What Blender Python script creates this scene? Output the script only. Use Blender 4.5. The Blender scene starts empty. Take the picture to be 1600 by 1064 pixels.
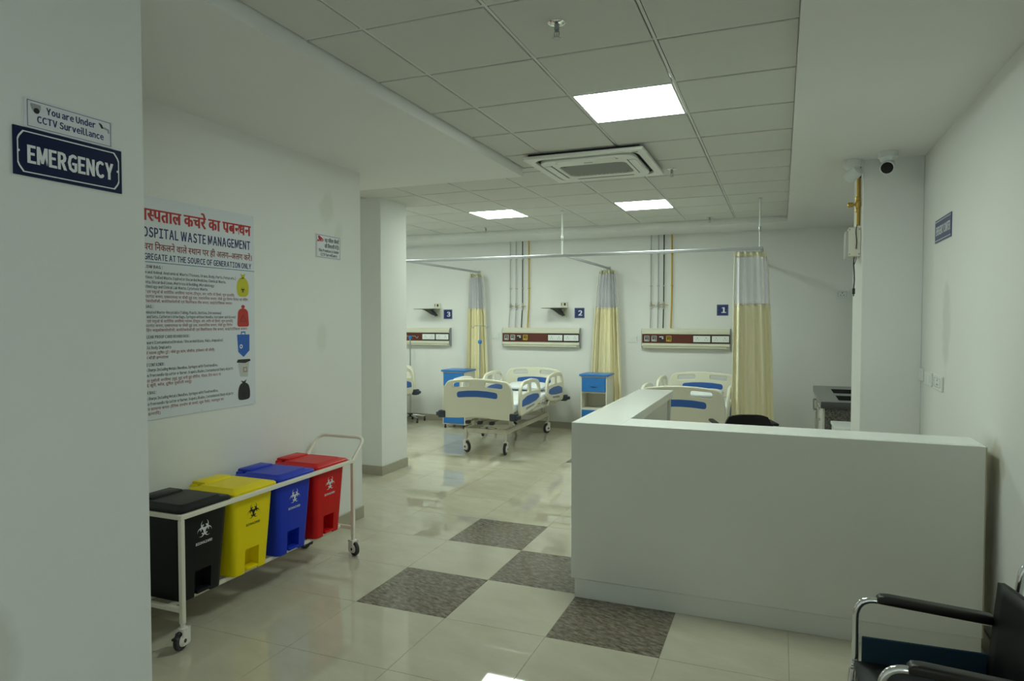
import bpy, bmesh, math, random
from mathutils import Vector, Matrix, Euler
random.seed(7)
SC = bpy.context.scene
COL = SC.collection
PI = math.pi
# ------------------------------------------------------------------ camera
EYE = 1.69
F_PX, YAW, PITCH = 1045.0, math.radians(21.9), math.radians(1.8)
cam_d = bpy.data.cameras.new('camera')
cam_d.sensor_width = 36.0
cam_d.lens = 36.0 * F_PX / 1600.0
cam_d.clip_start = 0.05
cam = bpy.data.objects.new('camera', cam_d)
COL.objects.link(cam)
cam.location = (0, 0, EYE)
cam.rotation_euler = (PI / 2 - PITCH, 0, YAW)
SC.camera = cam
# ------------------------------------------------------------------ world (daylight through a doorway added out of view behind the camera)
W = bpy.data.worlds.new('world')
SC.world = W
W.use_nodes = True
W.node_tree.nodes['Background'].inputs[0].default_value = (0.84, 1.0, 0.97, 1)
W.node_tree.nodes['Background'].inputs[1].default_value = 2.6
# ------------------------------------------------------------------ exposure and lamps
vs = SC.view_settings
vs.view_transform = 'Standard'
vs.look = 'None'
vs.gamma = 1.0
vs.use_curve_mapping = False
vs.exposure = 0.0
LED_STRENGTH = 30.0
LED_COLOR = (0.85, 1.0, 0.87, 1)

# ------------------------------------------------------------------ pixel -> place helpers
_fw = Vector((-math.sin(YAW) * math.cos(PITCH), math.cos(YAW) * math.cos(PITCH), -math.sin(PITCH)))
_rt = Vector((math.cos(YAW), math.sin(YAW), 0))
_up = _rt.cross(_fw)
def _ray(x, y): return _fw * F_PX + _rt * (x - 800) + _up * (532 - y)
def at_z(x, y, z): d = _ray(x, y); return d * ((z - EYE) / d.z) + Vector((0, 0, EYE))
def at_y(x, y, Y): d = _ray(x, y); return d * (Y / d.y) + Vector((0, 0, EYE))
def at_x(x, y, X): d = _ray(x, y); return d * (X / d.x) + Vector((0, 0, EYE))

# ------------------------------------------------------------------ materials
MATS = {}
def mat(name, col, rough=0.5, metal=0.0, spec=0.5, var=0.0, scale=8.0, bump=0.0, bscale=60.0, alpha=1.0, coat=0.0):
    if name in MATS: return MATS[name]
    m = bpy.data.materials.new(name); m.use_nodes = True
    nt = m.node_tree; b = nt.nodes['Principled BSDF']
    b.inputs['Base Color'].default_value = (*col, 1)
    b.inputs['Roughness'].default_value = rough
    b.inputs['Metallic'].default_value = metal
    b.inputs['Specular IOR Level'].default_value = spec
    b.inputs['Coat Weight'].default_value = coat
    b.inputs['Alpha'].default_value = alpha
    tc = nt.nodes.new('ShaderNodeTexCoord')
    if var > 0:
        n = nt.nodes.new('ShaderNodeTexNoise'); n.inputs['Scale'].default_value = scale; n.inputs['Detail'].default_value = 4
        nt.links.new(tc.outputs['Object'], n.inputs['Vector'])
        mx = nt.nodes.new('ShaderNodeMix'); mx.data_type = 'RGBA'
        mx.inputs[6].default_value = (*[c * (1 - var) for c in col], 1)
        mx.inputs[7].default_value = (*[min(1, c * (1 + var)) for c in col], 1)
        nt.links.new(n.outputs['Fac'], mx.inputs[0]); nt.links.new(mx.outputs[2], b.inputs['Base Color'])
    if bump > 0:
        n2 = nt.nodes.new('ShaderNodeTexNoise'); n2.inputs['Scale'].default_value = bscale; n2.inputs['Detail'].default_value = 5
        nt.links.new(tc.outputs['Object'], n2.inputs['Vector'])
        bp = nt.nodes.new('ShaderNodeBump'); bp.inputs['Strength'].default_value = bump; bp.inputs['Distance'].default_value = 0.01
        nt.links.new(n2.outputs['Fac'], bp.inputs['Height']); nt.links.new(bp.outputs['Normal'], b.inputs['Normal'])
    MATS[name] = m
    return m

def wall_mat(name, col, stains):
    """white emulsion with damp or grubby patches: (centre, radii) in world metres"""
    m = mat(name, col, 0.62, var=0.025, scale=1.6, bump=0.06, bscale=90)
    nt = m.node_tree; b = nt.nodes['Principled BSDF']
    src = b.inputs['Base Color'].links[0].from_socket
    tc = [n for n in nt.nodes if n.type == 'TEX_COORD'][0]
    for c, r, colr, s in stains:
        mp = nt.nodes.new('ShaderNodeMapping'); mp.vector_type = 'TEXTURE'
        mp.inputs['Location'].default_value = c; mp.inputs['Scale'].default_value = r
        nz = nt.nodes.new('ShaderNodeTexNoise'); nz.inputs['Scale'].default_value = 9
        nt.links.new(tc.outputs['Object'], nz.inputs['Vector'])
        nt.links.new(tc.outputs['Object'], mp.inputs['Vector'])
        g = nt.nodes.new('ShaderNodeVectorMath'); g.operation = 'LENGTH'
        nt.links.new(mp.outputs[0], g.inputs[0])
        ad = nt.nodes.new('ShaderNodeMath'); ad.operation = 'ADD'
        nt.links.new(g.outputs['Value'], ad.inputs[0]); nt.links.new(nz.outputs['Fac'], ad.inputs[1])
        rm = nt.nodes.new('ShaderNodeMapRange'); rm.inputs[1].default_value = 1.1; rm.inputs[2].default_value = 1.6
        rm.inputs[3].default_value = s; rm.inputs[4].default_value = 0
        nt.links.new(ad.outputs[0], rm.inputs[0])
        mx = nt.nodes.new('ShaderNodeMix'); mx.data_type = 'RGBA'
        mx.inputs[7].default_value = (*colr, 1)
        nt.links.new(rm.outputs[0], mx.inputs[0]); nt.links.new(src, mx.inputs[6])
        src = mx.outputs[2]
    nt.links.new(src, b.inputs['Base Color'])
    return m

def emit_mat(name, col, s):
    m = bpy.data.materials.new(name); m.use_nodes = True; nt = m.node_tree
    b = nt.nodes['Principled BSDF']; b.inputs['Base Color'].default_value = (.8, .8, .8, 1)
    b.inputs['Emission Color'].default_value = col; b.inputs['Emission Strength'].default_value = s
    MATS[name] = m; return m

STAIN = (0.60, 0.62, 0.50)
WALL = (0.80, 0.80, 0.785)
def M(n): return MATS[n]
wall_mat('wall_paint', WALL, [])
wall_mat('wall_paint_left', WALL, [((-3.3, 4.33, 2.55), (.2, .09, .14), STAIN, .35), ((-3.3, 4.47, 2.33), (.2, .07, .13), STAIN, .3),
                                   ((-3.3, 4.25, 1.55), (.2, .07, .11), STAIN, .3)])
wall_mat('wall_paint_pier', WALL, [((-2.08, 1.19, .72), (.2, .08, .13), (.55, .55, .47), .5)])
wall_mat('wall_paint_right', WALL, [((.99, 5.05, 1.65), (.2, .12, .35), (.56, .58, .55), .45), ((.99, 3.9, .98), (.2, .13, .12), (.5, .47, .33), .55)])
mat('ceiling_tile', (0.66, 0.66, 0.62), 0.8, bump=0.12, bscale=220, var=.02, scale=40)
mat('ceiling_bar', (0.72, 0.72, 0.70), 0.45)
mat('ceiling_void', (0.10, 0.10, 0.10), 0.9)
mat('grout', (0.36, 0.33, 0.26), 0.7)
mat('skirting', (0.40, 0.37, 0.29), 0.25, var=.08, scale=14)
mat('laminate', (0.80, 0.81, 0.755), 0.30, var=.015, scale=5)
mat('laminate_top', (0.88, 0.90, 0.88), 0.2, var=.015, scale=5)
mat('laminate_edge', (0.50, 0.44, 0.27), 0.5)
mat('cream_paint', (0.80, 0.76, 0.66), 0.35)
mat('bed_plastic', (0.80, 0.77, 0.63), 0.35)
mat('bed_frame', (0.70, 0.66, 0.55), 0.4)
mat('blue_plastic', (0.035, 0.13, 0.46), 0.4)
mat('blue_laminate', (0.03, 0.19, 0.56), 0.35)
mat('cabinet_cream', (0.78, 0.76, 0.66), 0.4)
mat('sheet_white', (0.82, 0.84, 0.85), 0.6, bump=.35, bscale=9)
mat('rubber', (0.025, 0.027, 0.03), 0.55)
mat('bumper', (0.035, 0.045, 0.065), 0.5)
mat('grey_plastic', (0.30, 0.31, 0.31), 0.5)
mat('caster_white', (0.78, 0.76, 0.70), 0.4)
mat('chrome', (0.82, 0.83, 0.84), 0.12, metal=1)
mat('steel', (0.50, 0.51, 0.50), 0.32, metal=1)
mat('aluminium', (0.50, 0.51, 0.53), 0.5, metal=.6)
mat('brass', (0.62, 0.42, 0.12), 0.35, metal=1)
mat('pipe_grey', (0.45, 0.45, 0.46), 0.45)
mat('pipe_black', (0.02, 0.022, 0.024), 0.45)
mat('pipe_yellow', (0.55, 0.36, 0.03), 0.45)
mat('pipe_white', (0.75, 0.77, 0.76), 0.45)
mat('panel_beige', (0.70, 0.69, 0.56), 0.4)
mat('panel_maroon', (0.115, 0.026, 0.016), 0.35)
mat('panel_dark', (0.03, 0.018, 0.015), 0.4)
mat('switch_white', (0.80, 0.82, 0.80), 0.35)
mat('outlet_chrome', (0.6, 0.62, 0.6), 0.35, metal=.5)
mat('outlet_yellow', (0.55, 0.36, 0.03), 0.4)
mat('sign_navy', (0.006, 0.011, 0.055), 0.45, spec=.2)
mat('sign_number_blue', (0.014, 0.032, 0.16), 0.3)
mat('sign_white', (0.74, 0.75, 0.80), 0.4)
mat('ink_white', (0.80, 0.82, 0.84), 0.5)
mat('ink_navy', (0.012, 0.022, 0.13), 0.5)
mat('ink_black', (0.012, 0.012, 0.014), 0.5)
mat('ink_red', (0.46, 0.018, 0.022), 0.5)
mat('ink_brown', (0.24, 0.035, 0.025), 0.5)
mat('ink_teal', (0.02, 0.16, 0.30), 0.5)
mat('ink_grey', (0.35, 0.36, 0.37), 0.5)
mat('poster_white', (0.70, 0.73, 0.79), 0.38)
mat('picture_yellow', (0.55, 0.52, 0.02), 0.5)
mat('picture_red', (0.50, 0.03, 0.02), 0.5)
mat('picture_blue', (0.02, 0.12, 0.48), 0.5)
mat('picture_grey', (0.52, 0.54, 0.52), 0.5)
mat('picture_black', (0.015, 0.015, 0.016), 0.5)
mat('bin_black', (0.008, 0.008, 0.009), 0.4, spec=.25)
mat('bin_yellow', (0.86, 0.68, 0.0), 0.4, spec=.3)
mat('bin_blue', (0.008, 0.035, 0.50), 0.4, spec=.3)
mat('bin_red', (0.60, 0.004, 0.006), 0.4, spec=.3)
mat('curtain_fabric', (0.94, 0.87, 0.61), 0.8, bump=.06, bscale=120)
mat('curtain_edge', (0.86, 0.83, 0.62), 0.8)
mat('leatherette', (0.008, 0.008, 0.009), 0.5, spec=.25)
mat('arm_pad', (0.016, 0.012, 0.010), 0.35)
mat('seat_navy', (0.006, 0.035, 0.065), 0.6)
mat('seat_black', (0.02, 0.022, 0.025), 0.6)
mat('ac_white', (0.76, 0.77, 0.72), 0.35)
mat('ac_dark', (0.02, 0.022, 0.022), 0.6)
mat('grille_grey', (0.42, 0.43, 0.40), 0.5)
mat('camera_white', (0.72, 0.74, 0.73), 0.35)
mat('lens_black', (0.01, 0.01, 0.012), 0.1)
emit_mat('led_diffuser', LED_COLOR, LED_STRENGTH)

def tile_mat(name, c1, c2, scale, rough, stretch, veins):
    m = mat(name, c1, rough); nt = m.node_tree; b = nt.nodes['Principled BSDF']
    tc = [n for n in nt.nodes if n.type == 'TEX_COORD'][0]
    geo = nt.nodes.new('ShaderNodeNewGeometry')
    mp = nt.nodes.new('ShaderNodeMapping'); mp.inputs['Scale'].default_value = stretch
    rt = nt.nodes.new('ShaderNodeMapping'); rt.inputs['Rotation'].default_value = (0, 0, .35)
    nt.links.new(geo.outputs['Position'], rt.inputs['Vector']); nt.links.new(rt.outputs[0], mp.inputs['Vector'])
    n = nt.nodes.new('ShaderNodeTexNoise'); n.inputs['Scale'].default_value = scale; n.inputs['Detail'].default_value = 6; n.inputs['Roughness'].default_value = .65
    nt.links.new(mp.outputs[0], n.inputs['Vector'])
    cr = nt.nodes.new('ShaderNodeValToRGB')
    cr.color_ramp.elements[0].position = .34; cr.color_ramp.elements[0].color = (*c1, 1)
    cr.color_ramp.elements[1].position = .70 if veins else .75; cr.color_ramp.elements[1].color = (*c2, 1)
    nt.links.new(n.outputs['Fac'], cr.inputs[0]); nt.links.new(cr.outputs[0], b.inputs['Base Color'])
    n3 = nt.nodes.new('ShaderNodeTexNoise'); n3.inputs['Scale'].default_value = 2.2
    nt.links.new(geo.outputs['Position'], n3.inputs['Vector'])
    mr = nt.nodes.new('ShaderNodeMapRange'); mr.inputs[3].default_value = rough * .7; mr.inputs[4].default_value = rough * 1.5
    nt.links.new(n3.outputs['Fac'], mr.inputs[0]); nt.links.new(mr.outputs[0], b.inputs['Roughness'])
    return m
tile_mat('tile_light', (0.52, 0.48, 0.375), (0.60, 0.565, 0.455), 3.0, 0.022, (1, 2.2, 1), False)
tile_mat('tile_dark', (0.055, 0.042, 0.030), (0.33, 0.28, 0.215), 20.0, 0.11, (1, 2.6, 1), True)
tile_mat('granite', (0.02, 0.02, 0.02), (0.30, 0.28, 0.25), 70.0, 0.15, (1, 1, 1), True)
mat('granite_black', (0.018, 0.018, 0.02), 0.2)

def net_mat():
    m = bpy.data.materials.new('curtain_net'); m.use_nodes = True; nt = m.node_tree
    b = nt.nodes['Principled BSDF']; b.inputs['Base Color'].default_value = (.78, .77, .84, 1); b.inputs['Roughness'].default_value = .8
    tc = nt.nodes.new('ShaderNodeTexCoord')
    w1 = nt.nodes.new('ShaderNodeTexNoise'); w1.inputs['Scale'].default_value = 160
    nt.links.new(tc.outputs['Object'], w1.inputs['Vector'])
    mr = nt.nodes.new('ShaderNodeMapRange'); mr.inputs[3].default_value = .5; mr.inputs[4].default_value = .72
    nt.links.new(w1.outputs['Fac'], mr.inputs[0]); nt.links.new(mr.outputs[0], b.inputs['Alpha'])
    MATS['curtain_net'] = m
net_mat()

# ------------------------------------------------------------------ mesh helpers
class MB:
    def __init__(s): s.v = []; s.f = []
    def add(s, vs_, fs):
        o = len(s.v); s.v += [tuple(v) for v in vs_]; s.f += [tuple(i + o for i in f) for f in fs]; return s
    def box(s, x0, x1, y0, y1, z0, z1):
        return s.add([(x0,y0,z0),(x1,y0,z0),(x1,y1,z0),(x0,y1,z0),(x0,y0,z1),(x1,y0,z1),(x1,y1,z1),(x0,y1,z1)],
                     [(0,3,2,1),(4,5,6,7),(0,1,5,4),(1,2,6,5),(2,3,7,6),(3,0,4,7)])
    def rbox(s, x0, x1, y0, y1, z0, z1, r=.01, seg=2):
        bm = bmesh.new(); bmesh.ops.create_cube(bm, size=1)
        for v in bm.verts: v.co = ((x0+x1)/2 + v.co.x*(x1-x0), (y0+y1)/2 + v.co.y*(y1-y0), (z0+z1)/2 + v.co.z*(z1-z0))
        bmesh.ops.bevel(bm, geom=bm.edges[:], offset=r, segments=seg, affect='EDGES', profile=.5)
        bm.verts.index_update()
        s.add([v.co[:] for v in bm.verts], [[v.index for v in f.verts] for f in bm.faces]); bm.free(); return s
    def loft(s, rings, cap=True, close=True):
        n = len(rings[0]); vs_ = [p for r in rings for p in r]; fs = []
        for i in range(len(rings) - 1):
            for j in range(n if close else n - 1):
                a = i*n + j; b = i*n + (j+1) % n
                fs.append((a, b, b+n, a+n))
        if cap: fs.append(tuple(range(n))[::-1]); fs.append(tuple(range((len(rings)-1)*n, len(rings)*n)))
        return s.add(vs_, fs)
    def lathe(s, prof, n=20, axis='z', c=(0,0,0)):
        rings = []
        for r, h in prof:
            ring = []
            for k in range(n):
                a = 2*PI*k/n; p = (r*math.cos(a), r*math.sin(a), h)
                if axis == 'x': p = (p[2], p[0], p[1])
                if axis == 'y': p = (p[1], p[2], p[0])
                ring.append((p[0]+c[0], p[1]+c[1], p[2]+c[2]))
            rings.append(ring)
        return s.loft(rings)
    def tube(s, pts, r, n=8, closed=False):
        pts = [Vector(p) for p in pts]; rings = []; m = len(pts); up = None
        for i, p in enumerate(pts):
            a = pts[(i-1) % m] if (i > 0 or closed) else p; b = pts[(i+1) % m] if (i < m-1 or closed) else p
            t = (b - a).normalized()
            if up is None: up = Vector((0,0,1)) if abs(t.z) < .9 else Vector((1,0,0))
            u = (up - t*up.dot(t)).normalized(); w = t.cross(u); up = u
            rr = r[i] if isinstance(r, (list, tuple)) else r
            rings.append([tuple(p + (u*math.cos(2*PI*k/n) + w*math.sin(2*PI*k/n))*rr) for k in range(n)])
        if closed: rings.append(rings[0])
        return s.loft(rings, cap=not closed)
    def grid(s, rows):
        n = len(rows[0]); return s.add([p for r in rows for p in r], [(i*n+j, i*n+j+1, (i+1)*n+j+1, (i+1)*n+j) for i in range(len(rows)-1) for j in range(n-1)])
    def mesh(s, name='m', smooth=35):
        me = bpy.data.meshes.new(name); me.from_pydata(s.v, [], s.f); me.update()
        bm = bmesh.new(); bm.from_mesh(me); bmesh.ops.recalc_face_normals(bm, faces=bm.faces[:]); bm.to_mesh(me); bm.free()
        if smooth: finish(me, smooth)
        return me
def finish(me, ang=35):
    me.shade_smooth(); me.set_sharp_from_angle(angle=math.radians(ang))
def bend(pts, r, n=5):
    """rounds the corners of an open polyline"""
    pts = [Vector(p) for p in pts]; out = [pts[0]]
    for i in range(1, len(pts)-1):
        a, b, c = pts[i-1], pts[i], pts[i+1]
        d = min(r, (a-b).length*.49, (c-b).length*.49)
        p, q = b + (a-b).normalized()*d, b + (c-b).normalized()*d
        for k in range(n+1):
            t = k/n; out.append(p*(1-t)**2 + b*2*t*(1-t) + q*t*t)
    out.append(pts[-1]); return out
def rpoly(pts, r, n=5):
    pts = [Vector((p[0], p[1], 0)) for p in pts]; out = []; m = len(pts)
    for i in range(m):
        a, b, c = pts[i-1], pts[i], pts[(i+1) % m]
        d = min(r, (a-b).length*.49, (c-b).length*.49)
        p, q = b + (a-b).normalized()*d, b + (c-b).normalized()*d
        for k in range(n+1):
            t = k/n; v = p*(1-t)**2 + b*2*t*(1-t) + q*t*t; out.append((v.x, v.y))
    return out
def rrect(x0, x1, y0, y1, r, n=5): return rpoly([(x0,y0),(x1,y0),(x1,y1),(x0,y1)], r, n)
def circle(cx, cy, r, n=24): return [(cx + r*math.cos(2*PI*k/n), cy + r*math.sin(2*PI*k/n)) for k in range(n)]
def _cmesh(cu, name):
    ob = bpy.data.objects.new(name, cu)
    me = bpy.data.meshes.new_from_object(ob)
    bpy.data.objects.remove(ob); bpy.data.curves.remove(cu); me.name = name; me.materials.clear()
    return me
def plate(loops, t, bev=0.0, name='plate', place=None):
    """flat plate with holes in local xy, thickness t centred on z=0"""
    cu = bpy.data.curves.new('c', 'CURVE'); cu.dimensions = '2D'; cu.fill_mode = 'BOTH'
    for lp in loops:
        sp = cu.splines.new('POLY'); sp.points.add(len(lp)-1); sp.use_cyclic_u = True
        for p, q in zip(sp.points, lp): p.co = (q[0], q[1], 0, 1)
    cu.extrude = max(t/2 - bev, 1e-5); cu.bevel_depth = bev; cu.bevel_resolution = 2; cu.offset = -bev
    me = _cmesh(cu, name)
    if place is not None: me.transform(place)
    finish(me, 40)
    return me
def text_mesh(s, bold=0.0, res=2):
    cu = bpy.data.curves.new('t', 'FONT'); cu.body = s; cu.size = 1; cu.resolution_u = res; cu.offset = min(bold, .014); cu.fill_mode = 'FRONT'
    me = _cmesh(cu, 'lettering')
    if bold > .012:                     # heavier faces: the strokes are thickened sideways
        bm = bmesh.new(); bm.from_mesh(me)
        src = bm.faces[:]
        for d in (-(bold - .012), bold - .012):
            g = bmesh.ops.duplicate(bm, geom=src)['geom']
            bmesh.ops.translate(bm, vec=(d, 0, .00025 if d > 0 else -.00025), verts=[e for e in g if isinstance(e, bmesh.types.BMVert)])
        bm.to_mesh(me); bm.free()
    return me

def obj(name, me, m=None, parent=None, loc=None, rot=None, mx=None):
    if isinstance(me, MB): me = me.mesh(name)
    if m is not None and len(me.materials) == 0: me.materials.append(M(m) if isinstance(m, str) else m)
    o = bpy.data.objects.new(name, me); COL.objects.link(o)
    if parent: o.parent = parent
    if mx is not None: o.matrix_local = mx
    if loc is not None: o.location = loc
    if rot is not None: o.rotation_euler = rot
    return o
def tag(o, label, cat, group=None):
    o['label'] = label; o['category'] = cat
    if group: o['group'] = group
    return o
def thing(name, label, cat, loc=(0,0,0), rz=0, group=None):
    o = bpy.data.objects.new(name, None); COL.objects.link(o); o.empty_display_size = .1
    o.location = loc; o.rotation_euler = (0, 0, rz); return tag(o, label, cat, group)
def struct(name, me, m, parent=None):
    o = obj(name, me, m, parent)
    if not parent: o['kind'] = 'structure'
    return o
def copy_tree(o, parent=None):
    c = o.copy(); COL.objects.link(c); c.parent = parent
    for ch in list(o.children): copy_tree(ch, c)
    return c
def face_frame(origin, u):
    """frame for flat things on walls: local x = u (reading direction), y = up, z = out of the wall"""
    u = Vector(u); n = u.cross(Vector((0,0,1)))
    mx = Matrix((( u.x, 0, n.x, origin[0]), (u.y, 0, n.y, origin[1]), (u.z, 1, n.z, origin[2]), (0,0,0,1)))
    return mx
UL, UB, UR = (0,1,0), (1,0,0), (0,-1,0)     # reading directions on left, back and right walls

_glyph = {}
def glyph(ch, off):
    # the wide-form glyphs are a plain grotesque face; they are re-spaced below
    if (ch, off) not in _glyph:
        cu = bpy.data.curves.new('t', 'FONT'); cu.body = chr(ord(ch) + 0xFEE0); cu.size = 1; cu.resolution_u = 2; cu.offset = off; cu.fill_mode = 'FRONT'
        me = _cmesh(cu, 'g')
        _glyph[(ch, off)] = ([v.co[:2] for v in me.vertices], [tuple(p.vertices) for p in me.polygons])
        bpy.data.meshes.remove(me)
    return _glyph[(ch, off)]
def latin_mesh(s, bold):
    off = min(bold, .018); side = max(0.0, bold - .018)
    layers = [0.0] if side == 0 else [0.0, -side, side]
    mb = MB(); pen = 0
    for ch in s:
        if ch == ' ': pen += .26; continue
        vs_, fs = glyph(ch, off)
        x0 = min(v[0] for v in vs_); x1 = max(v[0] for v in vs_)
        for k, d in enumerate(layers): mb.add([(v[0] - x0 + pen + d + side, v[1], -.00025*k) for v in vs_], fs)
        pen += x1 - x0 + 2*side + .06
    me = bpy.data.meshes.new('lettering'); me.from_pydata(mb.v, [], mb.f); me.update()
    return me
def text_part(parent, s, x0, base, cap, width, m, bold=.012, z=.0, name='lettering', right=False):
    me = latin_mesh(s, bold)
    xs = [v.co.x for v in me.vertices]; w = max(xs) - min(xs)
    vh, _ = glyph('H', 0.0); y0 = min(v[1] for v in vh); ch_ = max(v[1] for v in vh) - y0
    sx = width / w if width else cap / ch_
    me.transform(Matrix.Diagonal((sx, cap/ch_, 1, 1)) @ Matrix.Translation((-min(xs), -y0, 0)))
    return obj(name, me, m, parent, loc=(x0, base, z))

NONSP = set('ेैंँृुू़्')
def deva_mesh(s, bold=.02):
    """Devanagari laid out glyph by glyph; 'C~' marks a half form, '^' hangs the slanting ra stroke under the last letter"""
    bm = bmesh.new(); pen = 0; i = 0; cache = {}
    toks = []
    for ch in s:
        if ch == '~': toks[-1] = (toks[-1][0], True)
        else: toks.append((ch, False))
    # i-matra is written before its consonant (cluster)
    k = 0
    while k < len(toks):
        if toks[k][0] == 'ि':
            j = k - 1
            while j > 0 and toks[j-1][1]: j -= 1
            toks.insert(j, toks.pop(k))
        k += 1
    last = 0
    for ch, half in toks:
        if ch == ' ': pen += .26; continue
        if ch == '^':
            x1 = pen - last*.24
            a = [bm.verts.new(p) for p in ((x1-.02, .20, 0), (x1-.02, .29, 0), (x1-.26, .06, 0), (x1-.20, .0, 0))]
            bm.faces.new(a); continue
        me = text_mesh(ch, bold)
        if len(me.vertices) == 0: continue
        xs = [v.co.x for v in me.vertices]; xm = max(xs)
        b2 = bmesh.new(); b2.from_mesh(me)
        if half:
            cut = xm * .66
            bmesh.ops.bisect_plane(b2, geom=b2.verts[:]+b2.edges[:]+b2.faces[:], plane_co=(cut,0,0), plane_no=(1,0,0), clear_outer=True)
            xm = cut
        off = pen
        mp = {}
        for v in b2.verts: mp[v] = bm.verts.new((v.co.x + off, v.co.y, v.co.z))
        for f in b2.faces:
            try: bm.faces.new([mp[v] for v in f.verts])
            except ValueError: pass
        if ch not in NONSP:
            last = .255 if ch == 'ि' else xm
            pen += last - .012
        b2.free(); bpy.data.meshes.remove(me)
    out = bpy.data.meshes.new('lettering'); bm.to_mesh(out); bm.free()
    return out
def deva_part(parent, s, x0, base, h, width, m, bold=.02, z=0, name='lettering'):
    me = deva_mesh(s, bold)
    xs = [v.co.x for v in me.vertices]; w = max(xs) - min(xs)
    me.transform(Matrix.Diagonal((width/w, h/.66, 1, 1)) @ Matrix.Translation((-min(xs), 0, 0)))
    return obj(name, me, m, parent, loc=(x0, base, z))

# ================================================================== THE SETTING
CEIL, SOF = 3.0, 2.92
YB, XR, XL, XP, XSL = 9.9, 0.99, -3.3, -2.08, -8.0
PIER_Y, WALL_END, BEAM_END = 1.71, 4.78, 5.42
# floor, with one object for every tile in view
floor = struct('floor', MB().box(-8.2, 1.3, -3.7, 10.1, -.12, -.0025), 'grout')
tile_me = MB().add([(-.299,-.299,-.0025),(.299,-.299,-.0025),(.299,.299,-.0025),(-.299,.299,-.0025),(-.2985,-.2985,0),(.2985,-.2985,0),(.2985,.2985,0),(-.2985,.2985,0)],
                   [(4,5,6,7),(0,1,5,4),(1,2,6,5),(2,3,7,6),(3,0,4,7)]).mesh('floor_tile', 0)
tile_dk = tile_me.copy(); tile_me.materials.append(M('tile_light')); tile_dk.materials.append(M('tile_dark'))
DARK = {(0,0),(1,1),(0,2),(2,0),(2,2),(0,7),(1,8),(2,7)}
for i in range(-9, 6):
    for j in range(-4, 11):
        x, y = -2.345 + .6*i + .3, 3.325 + .6*j + .3
        if x > .99 or (x < -3.45 and y < 4.6) or (x < -2.3 and y < 1.6) or y > 9.7 or y < 1.0: continue
        if x < -6.3: continue
        obj('floor_tile', tile_dk if (i, j) in DARK else tile_me, None, floor, loc=(x, y, 0))
# ceiling slab, tiles and bars
ceiling = struct('ceiling', MB().box(-8.2, 1.3, -3.7, 10.1, 3.04, 3.2), 'ceiling_void')
X0, Y0 = -.56, 3.78
LED_CELLS = {(0,0), (-1,6), (-4,6), (-7,6), (-10,6)}
_ct = {}
def ceil_tile(x0, x1, y0, y1):
    w, h = round(x1 - x0 - .024, 3), round(y1 - y0 - .024, 3)
    if (w, h) not in _ct:
        me = MB().rbox(-w/2, w/2, -h/2, h/2, 2.991, 3.006, .003, 1).mesh('ceiling_tile', 0); me.materials.append(M('ceiling_tile')); _ct[(w, h)] = me
    obj('ceiling_tile', _ct[(w, h)], None, ceiling, loc=((x0+x1)/2, (y0+y1)/2, 0))
for c in range(-11, 2):
    for j in range(-8, 9):
        if (c, j) in LED_CELLS: continue
        x0, x1 = X0 + .6*(c-1), (X0 + .6*c if c < 1 else .07)
        y0, y1 = Y0 + .6*j, min(Y0 + .6*(j+1), 9.1)
        if x1 < -1.7:
            if y1 < BEAM_END: continue
            y0 = max(y0, BEAM_END)
        ceil_tile(x0, x1, y0, y1)
        if c == -1 and y0 < BEAM_END - .2 and j < 3: ceil_tile(-2.08, X0 - 1.2, y0, min(y1, BEAM_END))    # narrow strip beside the bulkhead
for k in range(-12, 1):
    x = X0 + .6*k
    y0 = -1.2 if x > -2.08 else BEAM_END
    obj('grid_bar', MB().box(x-.007, x+.007, y0, 9.1, 2.9965, 3.02), 'ceiling_bar', ceiling)
for k in range(-8, 10):
    y = Y0 + .6*k
    x0 = -2.08 if y < BEAM_END else XSL
    obj('grid_bar', MB().box(x0, .06, y-.007, y+.007, 2.9968, 3.02), 'ceiling_bar', ceiling)
# walls
struct('wall_back', MB().box(-8.2, 1.3, YB, 10.1, 0, 3.04), 'wall_paint')
struct('wall_right', MB().box(XR, 1.3, -.7, YB, 0, 3.04).box(XR, 1.3, -3.7, -3.1, 0, 3.04).box(XR, 1.3, -3.1, -.7, 2.3, 3.04), 'wall_paint_right')   # unseen doorway added behind the camera to let daylight onto the pier
struct('wall_left', MB().box(-3.5, XL, PIER_Y, WALL_END, 0, 3.04), 'wall_paint_left')
struct('wall_left_pier', MB().box(-3.5, XP, -3.7, PIER_Y, 0, 3.04), 'wall_paint_pier')
struct('wall_passage', MB().box(-8.2, -3.5, WALL_END-.2, WALL_END, 0, 3.04), 'wall_paint')
struct('wall_far_left', MB().box(-8.2, XSL, WALL_END, YB, 0, 3.04), 'wall_paint')
struct('wall_left_column', MB().rbox(-4.62, -3.99, 6.15, 6.68, 0, 3.03, .004, 1), 'wall_paint')
struct('wall_right_pilaster', MB().rbox(.58, XR, 5.85, 6.55, 0, 3.03, .004, 1), 'wall_paint_right')
fr = MB().box(-2.08, XR, -3.7, -3.5, 0, 3.04)
struct('wall_front', fr, 'wall_paint')
# dropped bulkhead around the tiled ceiling
struct('ceiling_bulkhead_left', MB().box(XL, XP, PIER_Y, BEAM_END, SOF, 3.04).box(-8, XL, WALL_END, BEAM_END, SOF, 3.04), 'wall_paint')
struct('ceiling_bulkhead_right', MB().box(.06, XR, -3.5, YB, SOF, 3.04), 'wall_paint')
struct('ceiling_bulkhead_back', MB().box(XSL, .06, 9.1, YB, SOF, 3.04), 'wall_paint')
struct('ceiling_bulkhead_front', MB().box(XP, .06, -3.5, -1.2, SOF, 3.04), 'wall_paint')
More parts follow.
